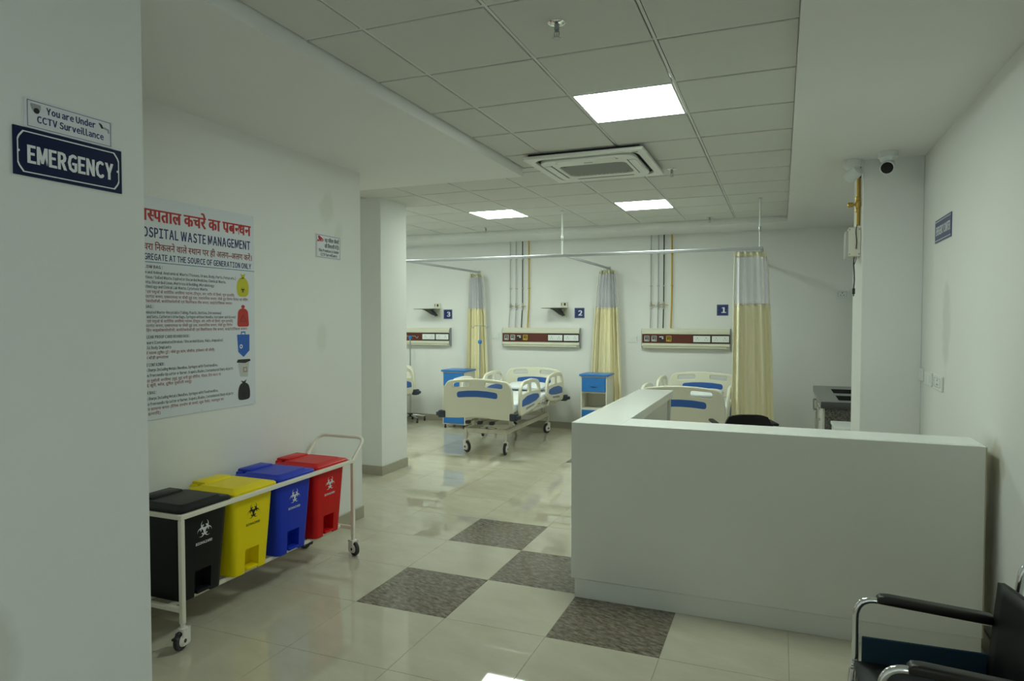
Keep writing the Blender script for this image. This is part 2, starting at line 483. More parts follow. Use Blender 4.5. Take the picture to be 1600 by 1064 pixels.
# skirting: a run of tile strips along each wall
def skirt(name, a, b, n):
    """a, b: ends on the wall face; n: outward normal"""
    a, b, n = Vector((*a, 0)), Vector((*b, 0)), Vector((*n, 0))
    d = (b - a); L = d.length; d.normalize()
    root = struct(name, MB().add([a + n*.0005, b + n*.0005, b + n*.003, a + n*.003, a + n*.0005 + Vector((0,0,.1)), b + n*.0005 + Vector((0,0,.1)), b + n*.003 + Vector((0,0,.1)), a + n*.003 + Vector((0,0,.1))],
                        [(0,3,2,1),(4,5,6,7),(0,1,5,4),(1,2,6,5),(2,3,7,6),(3,0,4,7)]), 'grout')
    k = max(1, round(L/.6)); st = L/k
    for q in range(k):
        p0, p1 = a + d*(q*st + .001), a + d*((q+1)*st - .001)
        vs_ = []
        for z, t in ((0.001, .011), (.097, .011), (.10, .008)):
            for p in (p0, p1): vs_.append(p + n*t + Vector((0,0,z)))
        for p in (p0, p1): vs_.append(p + n*.001 + Vector((0,0,.10)))
        for p in (p0, p1): vs_.append(p + n*.001 + Vector((0,0,.001)))
        obj('skirting_tile', MB().add(vs_, [(0,1,3,2),(2,3,5,4),(4,5,7,6),(6,7,9,8),(0,2,4,6,8),(1,9,7,5,3)]).mesh('skirting_tile', 0), 'skirting', root)
skirt('baseboard_back', (XSL, YB), (XR, YB), (0,-1))
skirt('baseboard_left', (XL, PIER_Y), (XL, WALL_END+.011), (1,0))
skirt('baseboard_left_end', (XL, WALL_END), (-3.5, WALL_END), (0,1))
skirt('baseboard_passage', (-3.5, WALL_END), (-8, WALL_END), (0,1))
skirt('baseboard_column_front', (-4.631, 6.15), (-3.979, 6.15), (0,-1))
skirt('baseboard_column_side', (-3.99, 6.15), (-3.99, 6.68), (1,0))
skirt('baseboard_right', (XR, 5.85), (XR, -.7), (-1,0))
skirt('baseboard_right_rear', (XR, YB), (XR, 6.55), (-1,0))
skirt('baseboard_pilaster_front', (.569, 5.85), (XR, 5.85), (0,-1))
skirt('baseboard_pilaster_side', (.58, 5.85), (.58, 6.55), (-1,0))
skirt('baseboard_pier', (XP, PIER_Y), (XP, -3.4), (1,0))

# ================================================================== CEILING THINGS
def led(i, j, label):
    cx, cy = X0 + .6*i - .3, Y0 + .6*j + .3
    t = thing('ceiling_light', label, 'light', (cx, cy, 2.99), 0, 'square panel lights in the tiled ceiling')
    obj('frame', plate([rrect(-.291,.291,-.291,.291,.004), rrect(-.279,.279,-.279,.279,.003)], .012, .001, place=Matrix.Translation((0,0,.006))), 'ceiling_bar', t)
    obj('diffuser', MB().box(-.28, .28, -.28, .28, .003, .007), 'led_diffuser', t)
led(0, 0, 'lit square ceiling panel between the cassette air conditioner and the upright sprinkler')
led(-1, 6, 'lit square ceiling panel above the curtain rail near bed number 1')
led(-4, 6, 'lit square ceiling panel above bed number 2 beside the white column')
led(-7, 6, 'added lit square ceiling panel, out of view above bed number 3')  # unseen panel, added to carry the lit row to the left
led(-10, 6, 'added lit square ceiling panel, out of view at the far side of the white column')  # second unseen panel, added at the end of the row

def sprinkler(p, label, z0=2.991):
    t = thing('fire_sprinkler', label, 'sprinkler', (p.x, p.y, z0), 0, 'ceiling sprinklers')
    obj('escutcheon', MB().lathe([(.012,-.012),(.03,-.010),(.040,-.003),(.040,0),(.010,0)], 20), 'chrome', t)
    obj('stem', MB().lathe([(.011,-.008),(.011,-.032),(.008,-.034),(.008,-.040)], 12), 'grey_plastic', t)
    obj('yoke', MB().tube(bend([(-.006,0,-.034),(-.013,0,-.05),(-.004,0,-.068)], .01), .0025, 6).tube(bend([(.006,0,-.034),(.013,0,-.05),(.004,0,-.068)], .01), .0025, 6).lathe([(.003,-.04),(.003,-.066)], 6), 'steel', t)
    obj('deflector', MB().lathe([(.004,-.066),(.019,-.069),(.019,-.071),(.004,-.072)], 16), 'steel', t)
sprinkler(at_z(870, 32, 3), 'sprinkler head on the ceiling tile beside the gap before the first light panel')
sprinkler(at_z(1050, 262, 3), 'sprinkler head right beside the cassette air conditioner')
sprinkler(at_z(1109, 338, 3), 'sprinkler head between the curtain rail and the back wall, close to the corner curtain')
sprinkler(at_z(759, 355, 3), 'sprinkler head above the gas pipes of the middle bed')
sprinkler(Vector((-4.05, 5.80, 0)), 'sprinkler head in front of the white column')

def air_con():
    t = thing('cassette_air_conditioner', 'white four-way cassette air conditioner with grey honeycomb grille in ceiling', 'air conditioner', (-1.43, 5.43, 2.99))
    obj('casing', MB().box(-.44,.44,-.44,.44,-.022,-.001), 'ac_dark', t)
    pn = obj('panel', plate([rrect(-.475,.475,-.475,.475,.02), rrect(-.415,.415,-.415,.415,.12,8)], .024, .004, place=Matrix.Translation((0,0,-.036))), 'ac_white', t)
    obj('badge', plate([circle(0,0,.016,16)], .003, place=Matrix.Translation((.40,-.41,-.0495)) @ Matrix.Diagonal((1.5,1,1,1))), 'grille_grey', pn)
    ip = obj('inner_panel', plate([rrect(-.385,.385,-.385,.385,.13,8), rrect(-.275,.275,-.185,.225,.07,6)], .026, .006, place=Matrix.Translation((0,0,-.046))), 'ac_white', t)
    g = MB()
    for q in range(-16, 17):
        for s_ in (1, -1):
            # diagonal bars clipped to the rounded opening
            pts = []
            for u in [k*.01 for k in range(-40, 41)]:
                x, y = u, .02 + (u - q*.036)*s_*1.0
                if abs(x) < .272 and -.182 < y < .222 and not (abs(x) > .225 and abs(y-.02) > .155): pts.append((x, y))
            if len(pts) > 1:
                a, b = pts[0], pts[-1]; g.tube([(a[0],a[1],-.050 - .002*s_), (b[0],b[1],-.050 - .002*s_)], .0042, 4)
    obj('grille', g, 'grille_grey', t)['kind'] = 'stuff'
    obj('filter', MB().box(-.278,.278,-.188,.228,-.042,-.038), 'ac_dark', t)
    for a in range(4):
        mx = Matrix.Rotation(a*PI/2, 4, 'Z')
        obj('louver_flap', plate([rrect(-.24,.24,-.375,-.315,.02)], .008, .002, place=mx @ Matrix.Translation((0,0,-.060))), 'ac_white', t)
        obj('slot', plate([rrect(-.25,.25,-.312,-.306,.003)], .003, place=mx @ Matrix.Translation((0,0,-.0595))), 'ac_dark', t)
    obj('maker_plate', plate([rrect(-.035,.035,-.262,-.248,.006)], .003, place=Matrix.Translation((0,0,-.060))), 'grille_grey', t)
air_con()

# curtain rail
RZ, RY = 2.455, 7.68
def curtain_rail():
    t = thing('curtain_rail', 'aluminium curtain rail hung from the ceiling around the beds', 'rail', (0, 0, 0))
    obj('front_rail', MB().rbox(-7.0, -.19, RY-.011, RY+.011, RZ-.016, RZ+.016, .004, 1), 'aluminium', t)
    for x in (-.2, -2.4, -4.55):
        obj('side_rail', MB().rbox(x-.011, x+.011, RY-.01, YB-.002, RZ-.017, RZ+.015, .004, 1), 'aluminium', t)
        obj('wall_bracket', MB().rbox(x-.02, x+.02, YB-.012, YB-.0005, RZ-.03, RZ+.03, .004, 1), 'steel', t)
    for x in (-.22, -2.44, -4.65):
        rd = obj('drop_rod', MB().tube([(x, RY, RZ+.015), (x, RY, 2.992)], .0085, 10), 'pipe_white', t)
        obj('rod_joint', MB().lathe([(.0095,-.03),(.0125,-.025),(.0125,.025),(.0095,.03)], 10, c=(x, RY, 2.66)), 'steel', rd)
        obj('rod_flange', MB().lathe([(.02,2.985),(.02,2.990),(.009,2.990)][::-1], 12, c=(x, RY, .0)), 'steel', rd)
curtain_rail()

# curtains
def curtain(label, path_top, path_bot, z_top, z_net, z_bot, group='cream ward curtains with white net tops', hooks=6, nfold=7, amp=(.03,.05), drape=1.0, edge=True):
    """path_top / path_bot: ends (x,y) of the gathered cloth at the rail and at the hem"""
    t = thing('curtain', label, 'curtain', (path_top[0][0], path_top[0][1], 0), 0, group)
    ox, oy = path_top[0]
    N = nfold*10 + 1
    def row(z):
        k = (z_top - z)/(z_top - z_bot); k2 = k**.6 * drape
        a = Vector(path_top[0]).lerp(Vector(path_bot[0]), k2); b = Vector(path_top[1]).lerp(Vector(path_bot[1]), k2)
        d = (b-a); n = Vector((-d.y, d.x)).normalized(); am = amp[0] + (amp[1]-amp[0])*k
        out = []
        for q in range(N):
            u = q/(N-1); ph = u*nfold*2*PI
            w = math.sin(ph + .5*math.sin(ph*.37+1.3) + k*.7*math.sin(u*5)) * am * (.75 + .35*math.sin(u*9.1 + .6))
            p = a + d*(u + .012*math.sin(ph*.5)) + n*w
            out.append((p.x-ox, p.y-oy, z))
        return out
    zz = lambda a, b, n: [a + (b-a)*k/n for k in range(n+1)]
    def cloth(name, a, b, n, m, sol=.002):
        o = obj(name, MB().grid([row(z) for z in zz(a, b, n)]).mesh(name, 80), m, t)
        if sol:
            md = o.modifiers.new('s', 'SOLIDIFY'); md.thickness = sol
        return o
    cloth('header_band', z_top, z_top-.055, 2, 'curtain_edge')
    cloth('net_panel', z_top-.055, z_net+.004, 8, 'curtain_net', 0)
    fb = cloth('fabric_panel', z_net, z_bot, 18, 'curtain_fabric')
    obj('seam', MB().grid([[(x, y, z) for (x, y, _) in row(z)] for z in (z_net+.012, z_net-.012)]).mesh('seam', 80), 'curtain_edge', fb).modifiers.new('s', 'SOLIDIFY').thickness = .006
    r = row(z_top); r2 = row(z_bot)
    if edge:
        obj('edge_tape', MB().tube([row(z)[0] for z in zz(z_top, z_bot, 16)], .006, 6), 'curtain_edge', t)
        obj('edge_tape', MB().tube([row(z)[-1] for z in zz(z_top, z_bot, 16)], .006, 6), 'curtain_edge', t)
    for q in range(hooks):
        p = r[int((q+.5)/hooks*(N-1))]
        hx, hy = p[0], p[1]
        # the hook leans to the rail line
        obj('hook', MB().tube([(hx, hy, z_top-.01), (hx*.9, hy*.9, z_top+.012), (hx*.9, hy*.9, RZ-.016)], .0025, 5), 'steel', t)
curtain('cream curtain with white net top at the rail corner behind the black chair', ((-.475, RY), (-.16, RY)), ((-.485, RY-.03), (-.055, RY+.03)), 2.42, 1.85, .32, nfold=5, amp=(.02,.035), hooks=8)
curtain('cream curtain bunched on the side rail behind the corner curtain', ((-.19, RY+.55), (-.19, RY+1.25)), ((-.14, RY+.5), (-.12, RY+1.25)), 2.42, 1.85, .32, nfold=6, amp=(.03,.05), hooks=6)
curtain('cream curtain bunched against the wall above the bedside cabinet next to bed number 2', ((-2.50, 9.70), (-2.29, 9.76)), ((-2.66, 9.76), (-2.18, 9.80)), 2.42, 1.86, .40, nfold=6, amp=(.06,.05), hooks=5)
curtain('cream curtain bunched against the wall behind the drip stand next to bed number 2', ((-4.63, 9.70), (-4.44, 9.76)), ((-4.74, 9.76), (-4.34, 9.80)), 2.42, 1.86, .40, nfold=6, amp=(.06,.05), hooks=5)

# ================================================================== RECEPTION COUNTER
def counter():
    t = thing('reception_counter', 'white laminate L-shaped reception counter with recessed plinth', 'counter', (0, 0, 0))
    y0, xl, xr, top = 3.87, -1.168, .935, 1.07
    obj('front_panel', MB().rbox(xl, xr, y0, y0+.02, .12, top-.001, .0015, 1), 'laminate', t)
    obj('plinth', MB().box(xl+.02, xr, y0+.010, y0+.045, .001, .115), 'laminate', t)
    obj('plinth', MB().box(xl+.02, xl+.038, y0+.041, 5.92, .001, .116), 'laminate', t)
    obj('side_panel', MB().rbox(xl, xl+.02, y0+.0205, 5.93, .12, top-.001, .0015, 1), 'laminate', t)
    obj('end_panel', MB().rbox(xl+.021, -.885, 5.91, 5.93, .001, top-.061, .0015, 1), 'laminate', t)
    obj('end_panel', MB().rbox(xr-.02, xr, y0+.045, 4.13, .001, top-.061, .0015, 1), 'laminate', t)
    obj('inner_panel', MB().rbox(-.93, -.91, 4.20, 5.905, .001, top-.062, .0015, 1), 'laminate', t)
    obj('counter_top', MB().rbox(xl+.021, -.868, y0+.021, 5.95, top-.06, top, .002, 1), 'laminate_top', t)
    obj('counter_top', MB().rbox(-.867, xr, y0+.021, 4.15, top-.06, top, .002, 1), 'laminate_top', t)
    obj('work_surface', MB().rbox(-.905, xr-.021, 4.01, 4.60, .72, .75, .002, 1), 'laminate', t)
    obj('edge_strip', MB().box(xr+.0005, xr+.006, y0+.004, 4.14, .121, top-.004), 'laminate_edge', t)
counter()

# ================================================================== SIGNS
def sign(name, label, cat, org, u, w, h, m, t=.004, group=None, r=.001):
    o = obj(name, plate([rrect(0, w, 0, h, r)], t, place=Matrix.Translation((0,0,t/2))), m, None, mx=face_frame(org, u) @ Matrix.Translation((0,0,.0006)))
    return tag(o, label, cat, group)
def ink(parent, name, loops, m, z): return obj(name, plate(loops, .0004), m, parent, loc=(0,0,z+.0002))
Z = .0044
# EMERGENCY
p0, p1 = at_x(20, 271, XP), at_x(188, 237, XP)
w, h = p1.y - p0.y, p1.z - p0.z
s = sign('emergency_sign', 'navy plate reading EMERGENCY in white block capitals on the white pier', 'sign', (XP, p0.y, p0.z), UL, w, h, 'sign_navy')
c_ = .016
def frame_loop(i): return [(i+c_, i), (w-i-c_, i), (w-i-c_*.25, i+c_*.75+.004), (w-i, i+c_+.01), (w-i, h-i-c_-.01), (w-i-c_*.25, h-i-c_*.75-.004), (w-i-c_, h-i), (i+c_, h-i), (i+c_*.25, h-i-c_*.75-.004), (i, h-i-c_-.01), (i, i+c_+.01), (i+c_*.25, i+c_*.75+.004)]
ink(s, 'border', [frame_loop(.010), frame_loop(.0135)], 'ink_white', Z)
for x in (.0135, w-.0155): ink(s, 'screw_cap', [circle(x, h*.5, .004, 10)], 'ink_white', Z+.0003)
text_part(s, 'EMERGENCY', w*.112, h*.285, h*.36, w*.80, 'ink_white', .075, Z+.0002)
# CCTV notice above it
p0, p1 = at_x(40, 196, XP), at_x(174, 188, XP)
wc, hc = .276, .088
s2 = sign('surveillance_sign', 'white plate reading You are Under CCTV Surveillance above the EMERGENCY plate', 'sign', (XP, p0.y-.004, s.location.z + h + .0015), UL, wc, hc, 'sign_white')
ink(s2, 'border', [rrect(.006, wc-.004, .005, hc-.005, .0005), rrect(.0075, wc-.0055, .0065, hc-.0065, .0005)], 'ink_navy', Z)
text_part(s2, 'You are Under', .062, hc*.60, hc*.225, .158, 'ink_navy', .06, Z+.0002)
text_part(s2, 'CCTV Surveillance', .034, hc*.24, hc*.225, .213, 'ink_navy', .06, Z+.0002)
ink(s2, 'camera_picture', [rpoly([(.014,.075),(.047,.075),(.044,.056),(.036,.046),(.026,.048),(.018,.060)], .006)], 'ink_grey', Z)
ink(s2, 'lens_picture', [circle(.033, .055, .0085, 14)], 'ink_black', Z+.0005)
ink(s2, 'camera_picture', [rpoly([(.229,.074),(.240,.071),(.247,.059),(.240,.056)], .003)], 'ink_black', Z)
ink(s2, 'bracket_picture', [rpoly([(.247,.064),(.266,.060),(.268,.046),(.262,.046),(.260,.055),(.244,.058)], .002)], 'ink_grey', Z)
# Hindi / English notice beside the poster
p0, p1 = at_x(493, 400, XL), at_x(531, 369, XL)
wn, hn = p1.y - p0.y, .185
s3 = sign('surveillance_notice', 'small white notice in Hindi and English with a red camera drawing, beside the column', 'sign', (XL, p0.y, p0.z-.01), UL, wn, hn, 'sign_white')
ink(s3, 'border', [rrect(.008, wn-.006, .007, hn-.007, .0005), rrect(.0105, wn-.0085, .0095, hn-.0095, .0005)], 'ink_black', Z)
deva_part(s3, 'यह परिसर कैमरों', .105, .128, .026, .180, 'ink_black', .035, Z+.0002)
deva_part(s3, 'की निगरानी में है।', .105, .083, .026, .180, 'ink_black', .035, Z+.0002)
text_part(s3, 'This Premises is Under', .03, .050, .021, .255, 'ink_black', .085, Z+.0002)
text_part(s3, 'CCTV Surveillance', .055, .019, .021, .205, 'ink_black', .085, Z+.0002)
ink(s3, 'camera_picture', [rpoly([(.025,.168),(.040,.172),(.088,.148),(.092,.136),(.075,.128),(.050,.130),(.030,.148)], .006), circle(.074, .139, .006, 12)], 'ink_red', Z)
ink(s3, 'bracket_picture', [rpoly([(.016,.142),(.024,.138),(.040,.140),(.046,.126),(.036,.124),(.030,.130),(.016,.122)], .002)], 'ink_red', Z)
# EMERGENCY COUNTER on the right-hand wall
p0, p1 = at_x(1462, 380, XR), at_x(1488, 331, XR)
we, he = p0.y - p1.y, .155
s4 = sign('counter_sign', 'navy plate reading EMERGENCY COUNTER on the wall behind the counter', 'sign', (XR, p0.y, p0.z-.005), UR, we, he, 'sign_number_blue')
for y in (.012, he-.016): ink(s4, 'border', [rrect(.01, we-.01, y, y+.004, .0005)], 'ink_white', Z)
text_part(s4, 'EMERGENCY COUNTER', .03, he*.32, he*.36, we-.06, 'ink_white', .06, Z+.0002)
# bed numbers
for num, (px, py) in {'1': (1129, 484.5), '2': (905.5, 489), '3': (700, 491)}.items():
    p = at_y(px, py, YB)
    o = sign('bed_number_sign', {'1': 'small square navy plate with white numeral one beside the corner curtain', '2': 'small square navy plate with white numeral two beside a monitor shelf', '3': 'small square navy plate with white numeral three nearest the white column'}[num], 'sign', (p.x-.078, YB, p.z-.078), UB, .156, .156, 'sign_number_blue', group='bed number plates on the back wall')
    ink(o, 'border', [rrect(.008,.148,.008,.148,.001), rrect(.0105,.1455,.0105,.1455,.001)], 'ink_grey', Z)
    text_part(o, num, .057 if num != '1' else .062, .04, .076, None, 'ink_white', .06, Z+.0002)
    for x in (.016, .14): ink(o, 'screw', [circle(x, .078, .003, 8)], 'ink_grey', Z+.0003)

# ---- hospital waste poster
PY0, PY1, PZ0, PZ1 = 2.632, 3.542, 1.122, 2.382
PW, PH = PY1-PY0, PZ1-PZ0
po = sign('waste_poster', 'large white hospital waste management poster with Hindi and English text and bag pictures', 'poster', (XL, PY0, PZ0), UL, PW, PH, 'poster_white', t=.005)
Z = .0054
def py(frac): return PH*(1-frac)          # fraction from the top
deva_part(po, 'अस~पताल कचरे का प^बन~धन', .028, py(.108), .068, PW-.055, 'ink_red', .05, Z)
text_part(po, 'HOSPITAL WASTE MANAGEMENT', .028, py(.181), .054, PW-.060, 'ink_navy', .075, Z)
deva_part(po, 'कचरा निकलने वाले स~थान पर ही अलग–अलग करें।', .028, py(.238), .036, PW-.050, 'ink_brown', .015, Z)
text_part(po, 'SEGREGATE AT THE SOURCE OF GENERATION ONLY', .028, py(.282), .034, PW-.055, 'ink_navy', .07, Z)
ink(po, 'rule', [rrect(0, PW, py(.2945), py(.2915), .0003)], 'ink_teal', Z)
HI = ['मानवों एवं पशुओं के शारीरिक अपशिष~ट पदार~थ (टिशूज, अंग, शरीर के हिस~से, भूण इत~यादि)',
      'संकमित/गंदा कचरा, एक~सपायर~ड या फेंकी हुई दवा, रासायनिक कचरा, फेंके हुए लिनेन मैट~रेस एवं बेडिंग',
      'माइकोबायोलॉजी, बायोटेक~नोलॉजी एवं क~लिनिकल लैब कचरा, साईटोटॉक~सिक कचरा।',
      'संकमित/गंदा कचरा, एक~सपायर~ड या फेंकी हुई दवा, रासायनिक कचरा, फेंके हुए लिनेन',
      'एवं बेडिंग माइकोबायोलॉजी, बायोटेक~नोलॉजी एवं क~लिनिकल लैब कचरा, साईटोटॉक~सिक कचरा।',
      'काँच के पदार~थ (दूषित टूटे / फेंके हुए कांच, शीशीया, इंजेक~शन की शीशी)', 'धातुक बॉडी इम~प~लांट~स',
      'संकमित नुकीली अपशिष~ट (सुई, सुई लगी हुई सीरिंज, नीडल, टिप कटर या', 'से सुई, छुरी, ब~लेड, दूषित नुकीली वस~तु)',
      'अदूषित सामान~य कचरा (दैनिक उपयोग के कचरे, जूस पैकेट, फलफूल का', 'फल इत~यादि)']
def head(f, s_, w_): text_part(po, s_, .028, py(f), .0165, w_ - .018, 'ink_black', .065, Z, 'text_line')
def en(f, s_, w_, bold=.03): text_part(po, s_, .028, py(f), .0155, w_ - .018, 'ink_black', bold+.025, Z, 'text_line')
def hi(f, s_, w_): deva_part(po, s_, .028, py(f), .0140, w_ - .018, 'ink_brown', .012, Z, 'text_line')
head(.320, 'YELLOW BAG :', .18)
for f, s_, w_ in ((.344, 'Human and Animal Anatomical Waste (Tissues, Orans, Body, Parts, Fetus etc.)', .735), (.366, 'Infectious/Soiled Waste, Expired or Discarded Medicine, Chemical Waste,', .65),
                  (.388, 'Placenta, Discarded Linen, Mattress & Bedding, Microbiology', .555), (.408, 'Biotechnology and Clinical Lab Waste, Cytotoxic Waste.', .505)): en(f, s_, w_)
hi(.431, HI[0], .72); hi(.452, HI[1], .84); hi(.473, HI[2], .70)
head(.498, 'RED BAG :', .115)
en(.523, 'Contaminated Waste-Recyclable (Tubing, Plastic, Bottles, Intravenous)', .61)
en(.543, 'Tubes and Sets, Catheters Urine Bags, Syringes without Needle, Vactainer and Gloves)', .73, .012)
hi(.563, HI[0], .705); hi(.583, HI[3], .70); hi(.604, HI[4], .83)
head(.634, 'BLUE LEAK PROOF CARD BOARD BOX :', .365)
en(.659, 'Glassware (Contaminated Broken/Discarded Glass, Vials, Ampoules)', .62)
en(.682, 'Metallic Body Implants', .23)
hi(.705, HI[5], .55); hi(.727, HI[6], .21)
head(.759, 'WHITE CONTAINER :', .185)
hi(.830, HI[7], .60); hi(.850, HI[8], .37)
head(.884, 'BLACK BAG :', .125)
hi(.957, HI[9], .62); hi(.978, HI[10], .15)
for f in (.782, .910):
    en(f, 'Waste Sharps Including Metals (Needles, Syringes with fixed needles,', .575)
    en(f+.024, 'Needles from needle tip cutter or Burner, Scapels, Blades, Contaminated Sharp objects', .70, .012)
def pic(name, f0, f1, pts, m, cx=.804, w_=.11, z=Z, r=.012):
    """pts in a unit box, y from the top"""
    ink(po, name, [rpoly([(cx + (x-.5)*w_, py(f0 + (f1-f0)*y)) for x, y in pts], r)], m, z)
pic('yellow_bag_picture', .330, .432, [(.30,.0),(.70,.0),(.95,.25),(1,.6),(.9,.95),(.5,1),(.1,.95),(0,.6),(.05,.25)], 'picture_yellow', r=.03)
pic('yellow_bag_picture', .308, .336, [(.42,1),(.32,.1),(.5,.35),(.72,.0),(.6,1)], 'picture_yellow', r=.003)
pic('red_bag_picture', .490, .587, [(.3,.02),(.7,.02),(.92,.16),(1,1),(0,1),(.08,.16)], 'picture_red', w_=.105, r=.02)
pic('red_bag_picture', .471, .492, [(.4,1),(.33,.4),(.5,0),(.68,.4),(.6,1)], 'picture_red', w_=.105, r=.01)
pic('triangle_picture', .520, .562, [(.5,0),(.82,1),(.18,1)], 'ink_brown', w_=.105, z=Z+.0005, r=.004)
pic('triangle_picture', .532, .557, [(.5,0),(.70,1),(.30,1)], 'picture_red', w_=.105, z=Z+.0010, r=.002)
pic('blue_box_picture', .628, .746, [(0,0),(1,0),(.98,.72),(.5,1),(.08,.76)], 'picture_blue', r=.003)
ink(po, 'blue_box_picture', [rrect(.783,.823,py(.630),py(.612),.004), rrect(.790,.816,py(.630),py(.618),.003)], 'picture_blue', Z)
ink(po, 'blue_box_mark', [circle(.783, py(.690), .014, 16), circle(.783, py(.690), .007, 12)], 'ink_white', Z+.0005)
pic('grey_bin_picture', .772, .852, [(.05,0),(.95,0),(.82,1),(.2,.94)], 'picture_grey', r=.006)
pic('black_lid_picture', .757, .778, [(.1,0),(.95,.05),(1,.5),(.6,1),(0,.75)], 'picture_black', w_=.125, z=Z+.0005, r=.004)
pic('bin_mark_picture', .800, .825, [(0,0),(1,0),(1,1),(0,1)], 'ink_brown', cx=.816, w_=.032, z=Z+.0005, r=.002)
pic('bin_mark_picture', .803, .822, [(0,0),(1,0),(1,1),(0,1)], 'picture_grey', cx=.816, w_=.024, z=Z+.0010, r=.002)
pic('black_bag_picture', .880, .972, [(.3,.02),(.65,.0),(.9,.15),(1,.5),(.98,.95),(.5,1),(.03,.96),(.02,.5),(.12,.18)], 'picture_black', r=.02)
pic('black_bag_picture', .864, .884, [(.42,1),(.25,.2),(.5,.5),(.72,.0),(.6,1)], 'picture_black', r=.002)
for x in (.012, PW/2, PW-.012):
    for y in (.012, PH-.012): ink(po, 'nail', [circle(x, y, .0022, 8)], 'ink_grey', Z)

def biohazard(R):
    """three horned crescents round a broken ring, loops for plate()"""
    loops = []
    for k in range(3):
        a0 = PI/2 + k*2*PI/3; d = Vector((math.cos(a0), math.sin(a0)))
        c1, r1 = d*.46*R, .46*R; c2, r2 = d*.56*R, .37*R
        o_, i_ = [], []
        for q in range(25):
            th = a0 + PI*.17 + (2*PI - PI*.34)*q/24
            o_.append((c1.x + r1*math.cos(th), c1.y + r1*math.sin(th)))
            i_.append((c2.x + r2*math.cos(th), c2.y + r2*math.sin(th)))
        loops.append(o_ + i_[::-1])
    for k in range(3):
        a0 = PI/2 + PI/3 + k*2*PI/3; o_, i_ = [], []
        for q in range(11):
            th = a0 - .78 + 1.56*q/10
            o_.append((.52*R*math.cos(th), .52*R*math.sin(th))); i_.append((.40*R*math.cos(th), .40*R*math.sin(th)))
        loops.append(o_ + i_[::-1])
    return loops
def stamp_biohazard(root, name, R, cx, cy, z, m):
    for lp in biohazard(R): pass
    mb = MB()
    for lp in biohazard(R):
        n = len(lp)//2
        mb.add([(cx+x, cy+y, z) for x, y in lp], [(i, i+1, 2*n-2-i, 2*n-1-i) for i in range(n-1)])
    return obj(name, mb.mesh(name, 0), m, root)
stamp_biohazard(po, 'biohazard_mark', .024, .804, py(.396), Z+.0008, 'ink_black')

# ================================================================== WASTE TROLLEY AND BINS
def caster(parent, x, y, top, r, ang=0, m_fork='caster_white', black=False, w=.024):
    """swivel caster hanging from height top; wheel on the floor"""
    c = obj('caster', MB().lathe([(.012, top-.0), (.012, top-.018), (.024, top-.02), (.024, top-.034), (.006, top-.036)][::-1], 14)
            .rbox(-w*.95, -w*.62, -.030, .034, r*.45, top-.030, .006, 1).rbox(w*.62, w*.95, -.030, .034, r*.45, top-.030, .006, 1)
            .rbox(-w*.9, w*.9, -.028, .030, max(top-.05, 2*r+.003), top-.030, .004, 1),
            'rubber' if black else m_fork, parent, loc=(x, y, 0), rot=(0, 0, ang))
    off = -.018
    wh = obj('wheel', MB().lathe([(r*.6,-w*.5),(r*.93,-w*.5),(r,-w*.3),(r,w*.3),(r*.93,w*.5),(r*.6,w*.5)], 28, 'x', (0, off, r+.0005)), 'rubber', c)
    obj('hub', MB().lathe([(r*.10,-w*1.02),(r*.28,-w*1.02),(r*.62,-w*.56),(r*.62,w*.56),(r*.28,w*1.02),(r*.10,w*1.02)], 20, 'x', (0, off, r+.0005)), 'grey_plastic' if black else m_fork, c)
    obj('axle_cap', MB().lathe([(.0,-w*1.12),(r*.2,-w*1.12),(r*.2,w*1.12),(.0,w*1.12)], 12, 'x', (0, off, r+.0005)), 'rubber', c)
    return c

TX0, TX1, TY0, TY1, TZ = -3.25, -2.82, 2.50, 4.0, .69
def trolley():
    t = thing('bin_trolley', 'cream painted tubular steel trolley carrying four waste bins by the poster wall', 'trolley', (0, 0, 0))
    b = .0125
    for x in (TX0+b, TX1-b): obj('top_rail', MB().rbox(x-b, x+b, TY0, TY1, TZ-.025, TZ, .003, 1), 'cream_paint', t)
    for y in (TY0+b, TY1-b): obj('top_rail', MB().rbox(TX0+2*b, TX1-2*b, y-b, y+b, TZ-.025, TZ, .003, 1), 'cream_paint', t)
    for x in (TX0+b, TX1-b):
        for y in (TY0+b, TY1-b):
            obj('leg', MB().rbox(x-b, x+b, y-b, y+b, .128, TZ-.0255, .003, 1), 'cream_paint', t)
    for y in (TY0+b, TY1-b): obj('lower_rail', MB().rbox(TX0+2*b, TX1-2*b, y-b, y+b, .185, .21, .003, 1), 'cream_paint', t)
    for x in (-3.15, -2.94): obj('support_bar', MB().rbox(x-.011, x+.011, TY0+2*b, TY1-2*b, .187, .209, .003, 1), 'cream_paint', t)
    pts = bend([(TX1-b, TY1-b, TZ-.01), (TX1-b, TY1+.14, TZ+.13), (TX0+b, TY1+.14, TZ+.13), (TX0+b, TY1-b, TZ-.01)], .07, 7)
    obj('push_handle', MB().tube(pts, .0125, 12), 'cream_paint', t)
    caster(t, TX1-b, TY0+b, .128, .05, .25)
    br = caster(t, TX1-b, TY1-b, .128, .05, 1.15)
    caster(t, TX0+b, TY0+b, .128, .05, .4)
    caster(t, TX0+b, TY1-b, .128, .05, -.3, black=True)
    obj('brake_pedal', MB().rbox(-.016, .016, -.075, -.045, .070, .082, .004, 1).rbox(-.012, .012, -.05, -.03, .075, .098, .004, 1), 'rubber', t, loc=(TX1-b, TY0+b, 0), rot=(0,0,.25))
trolley()

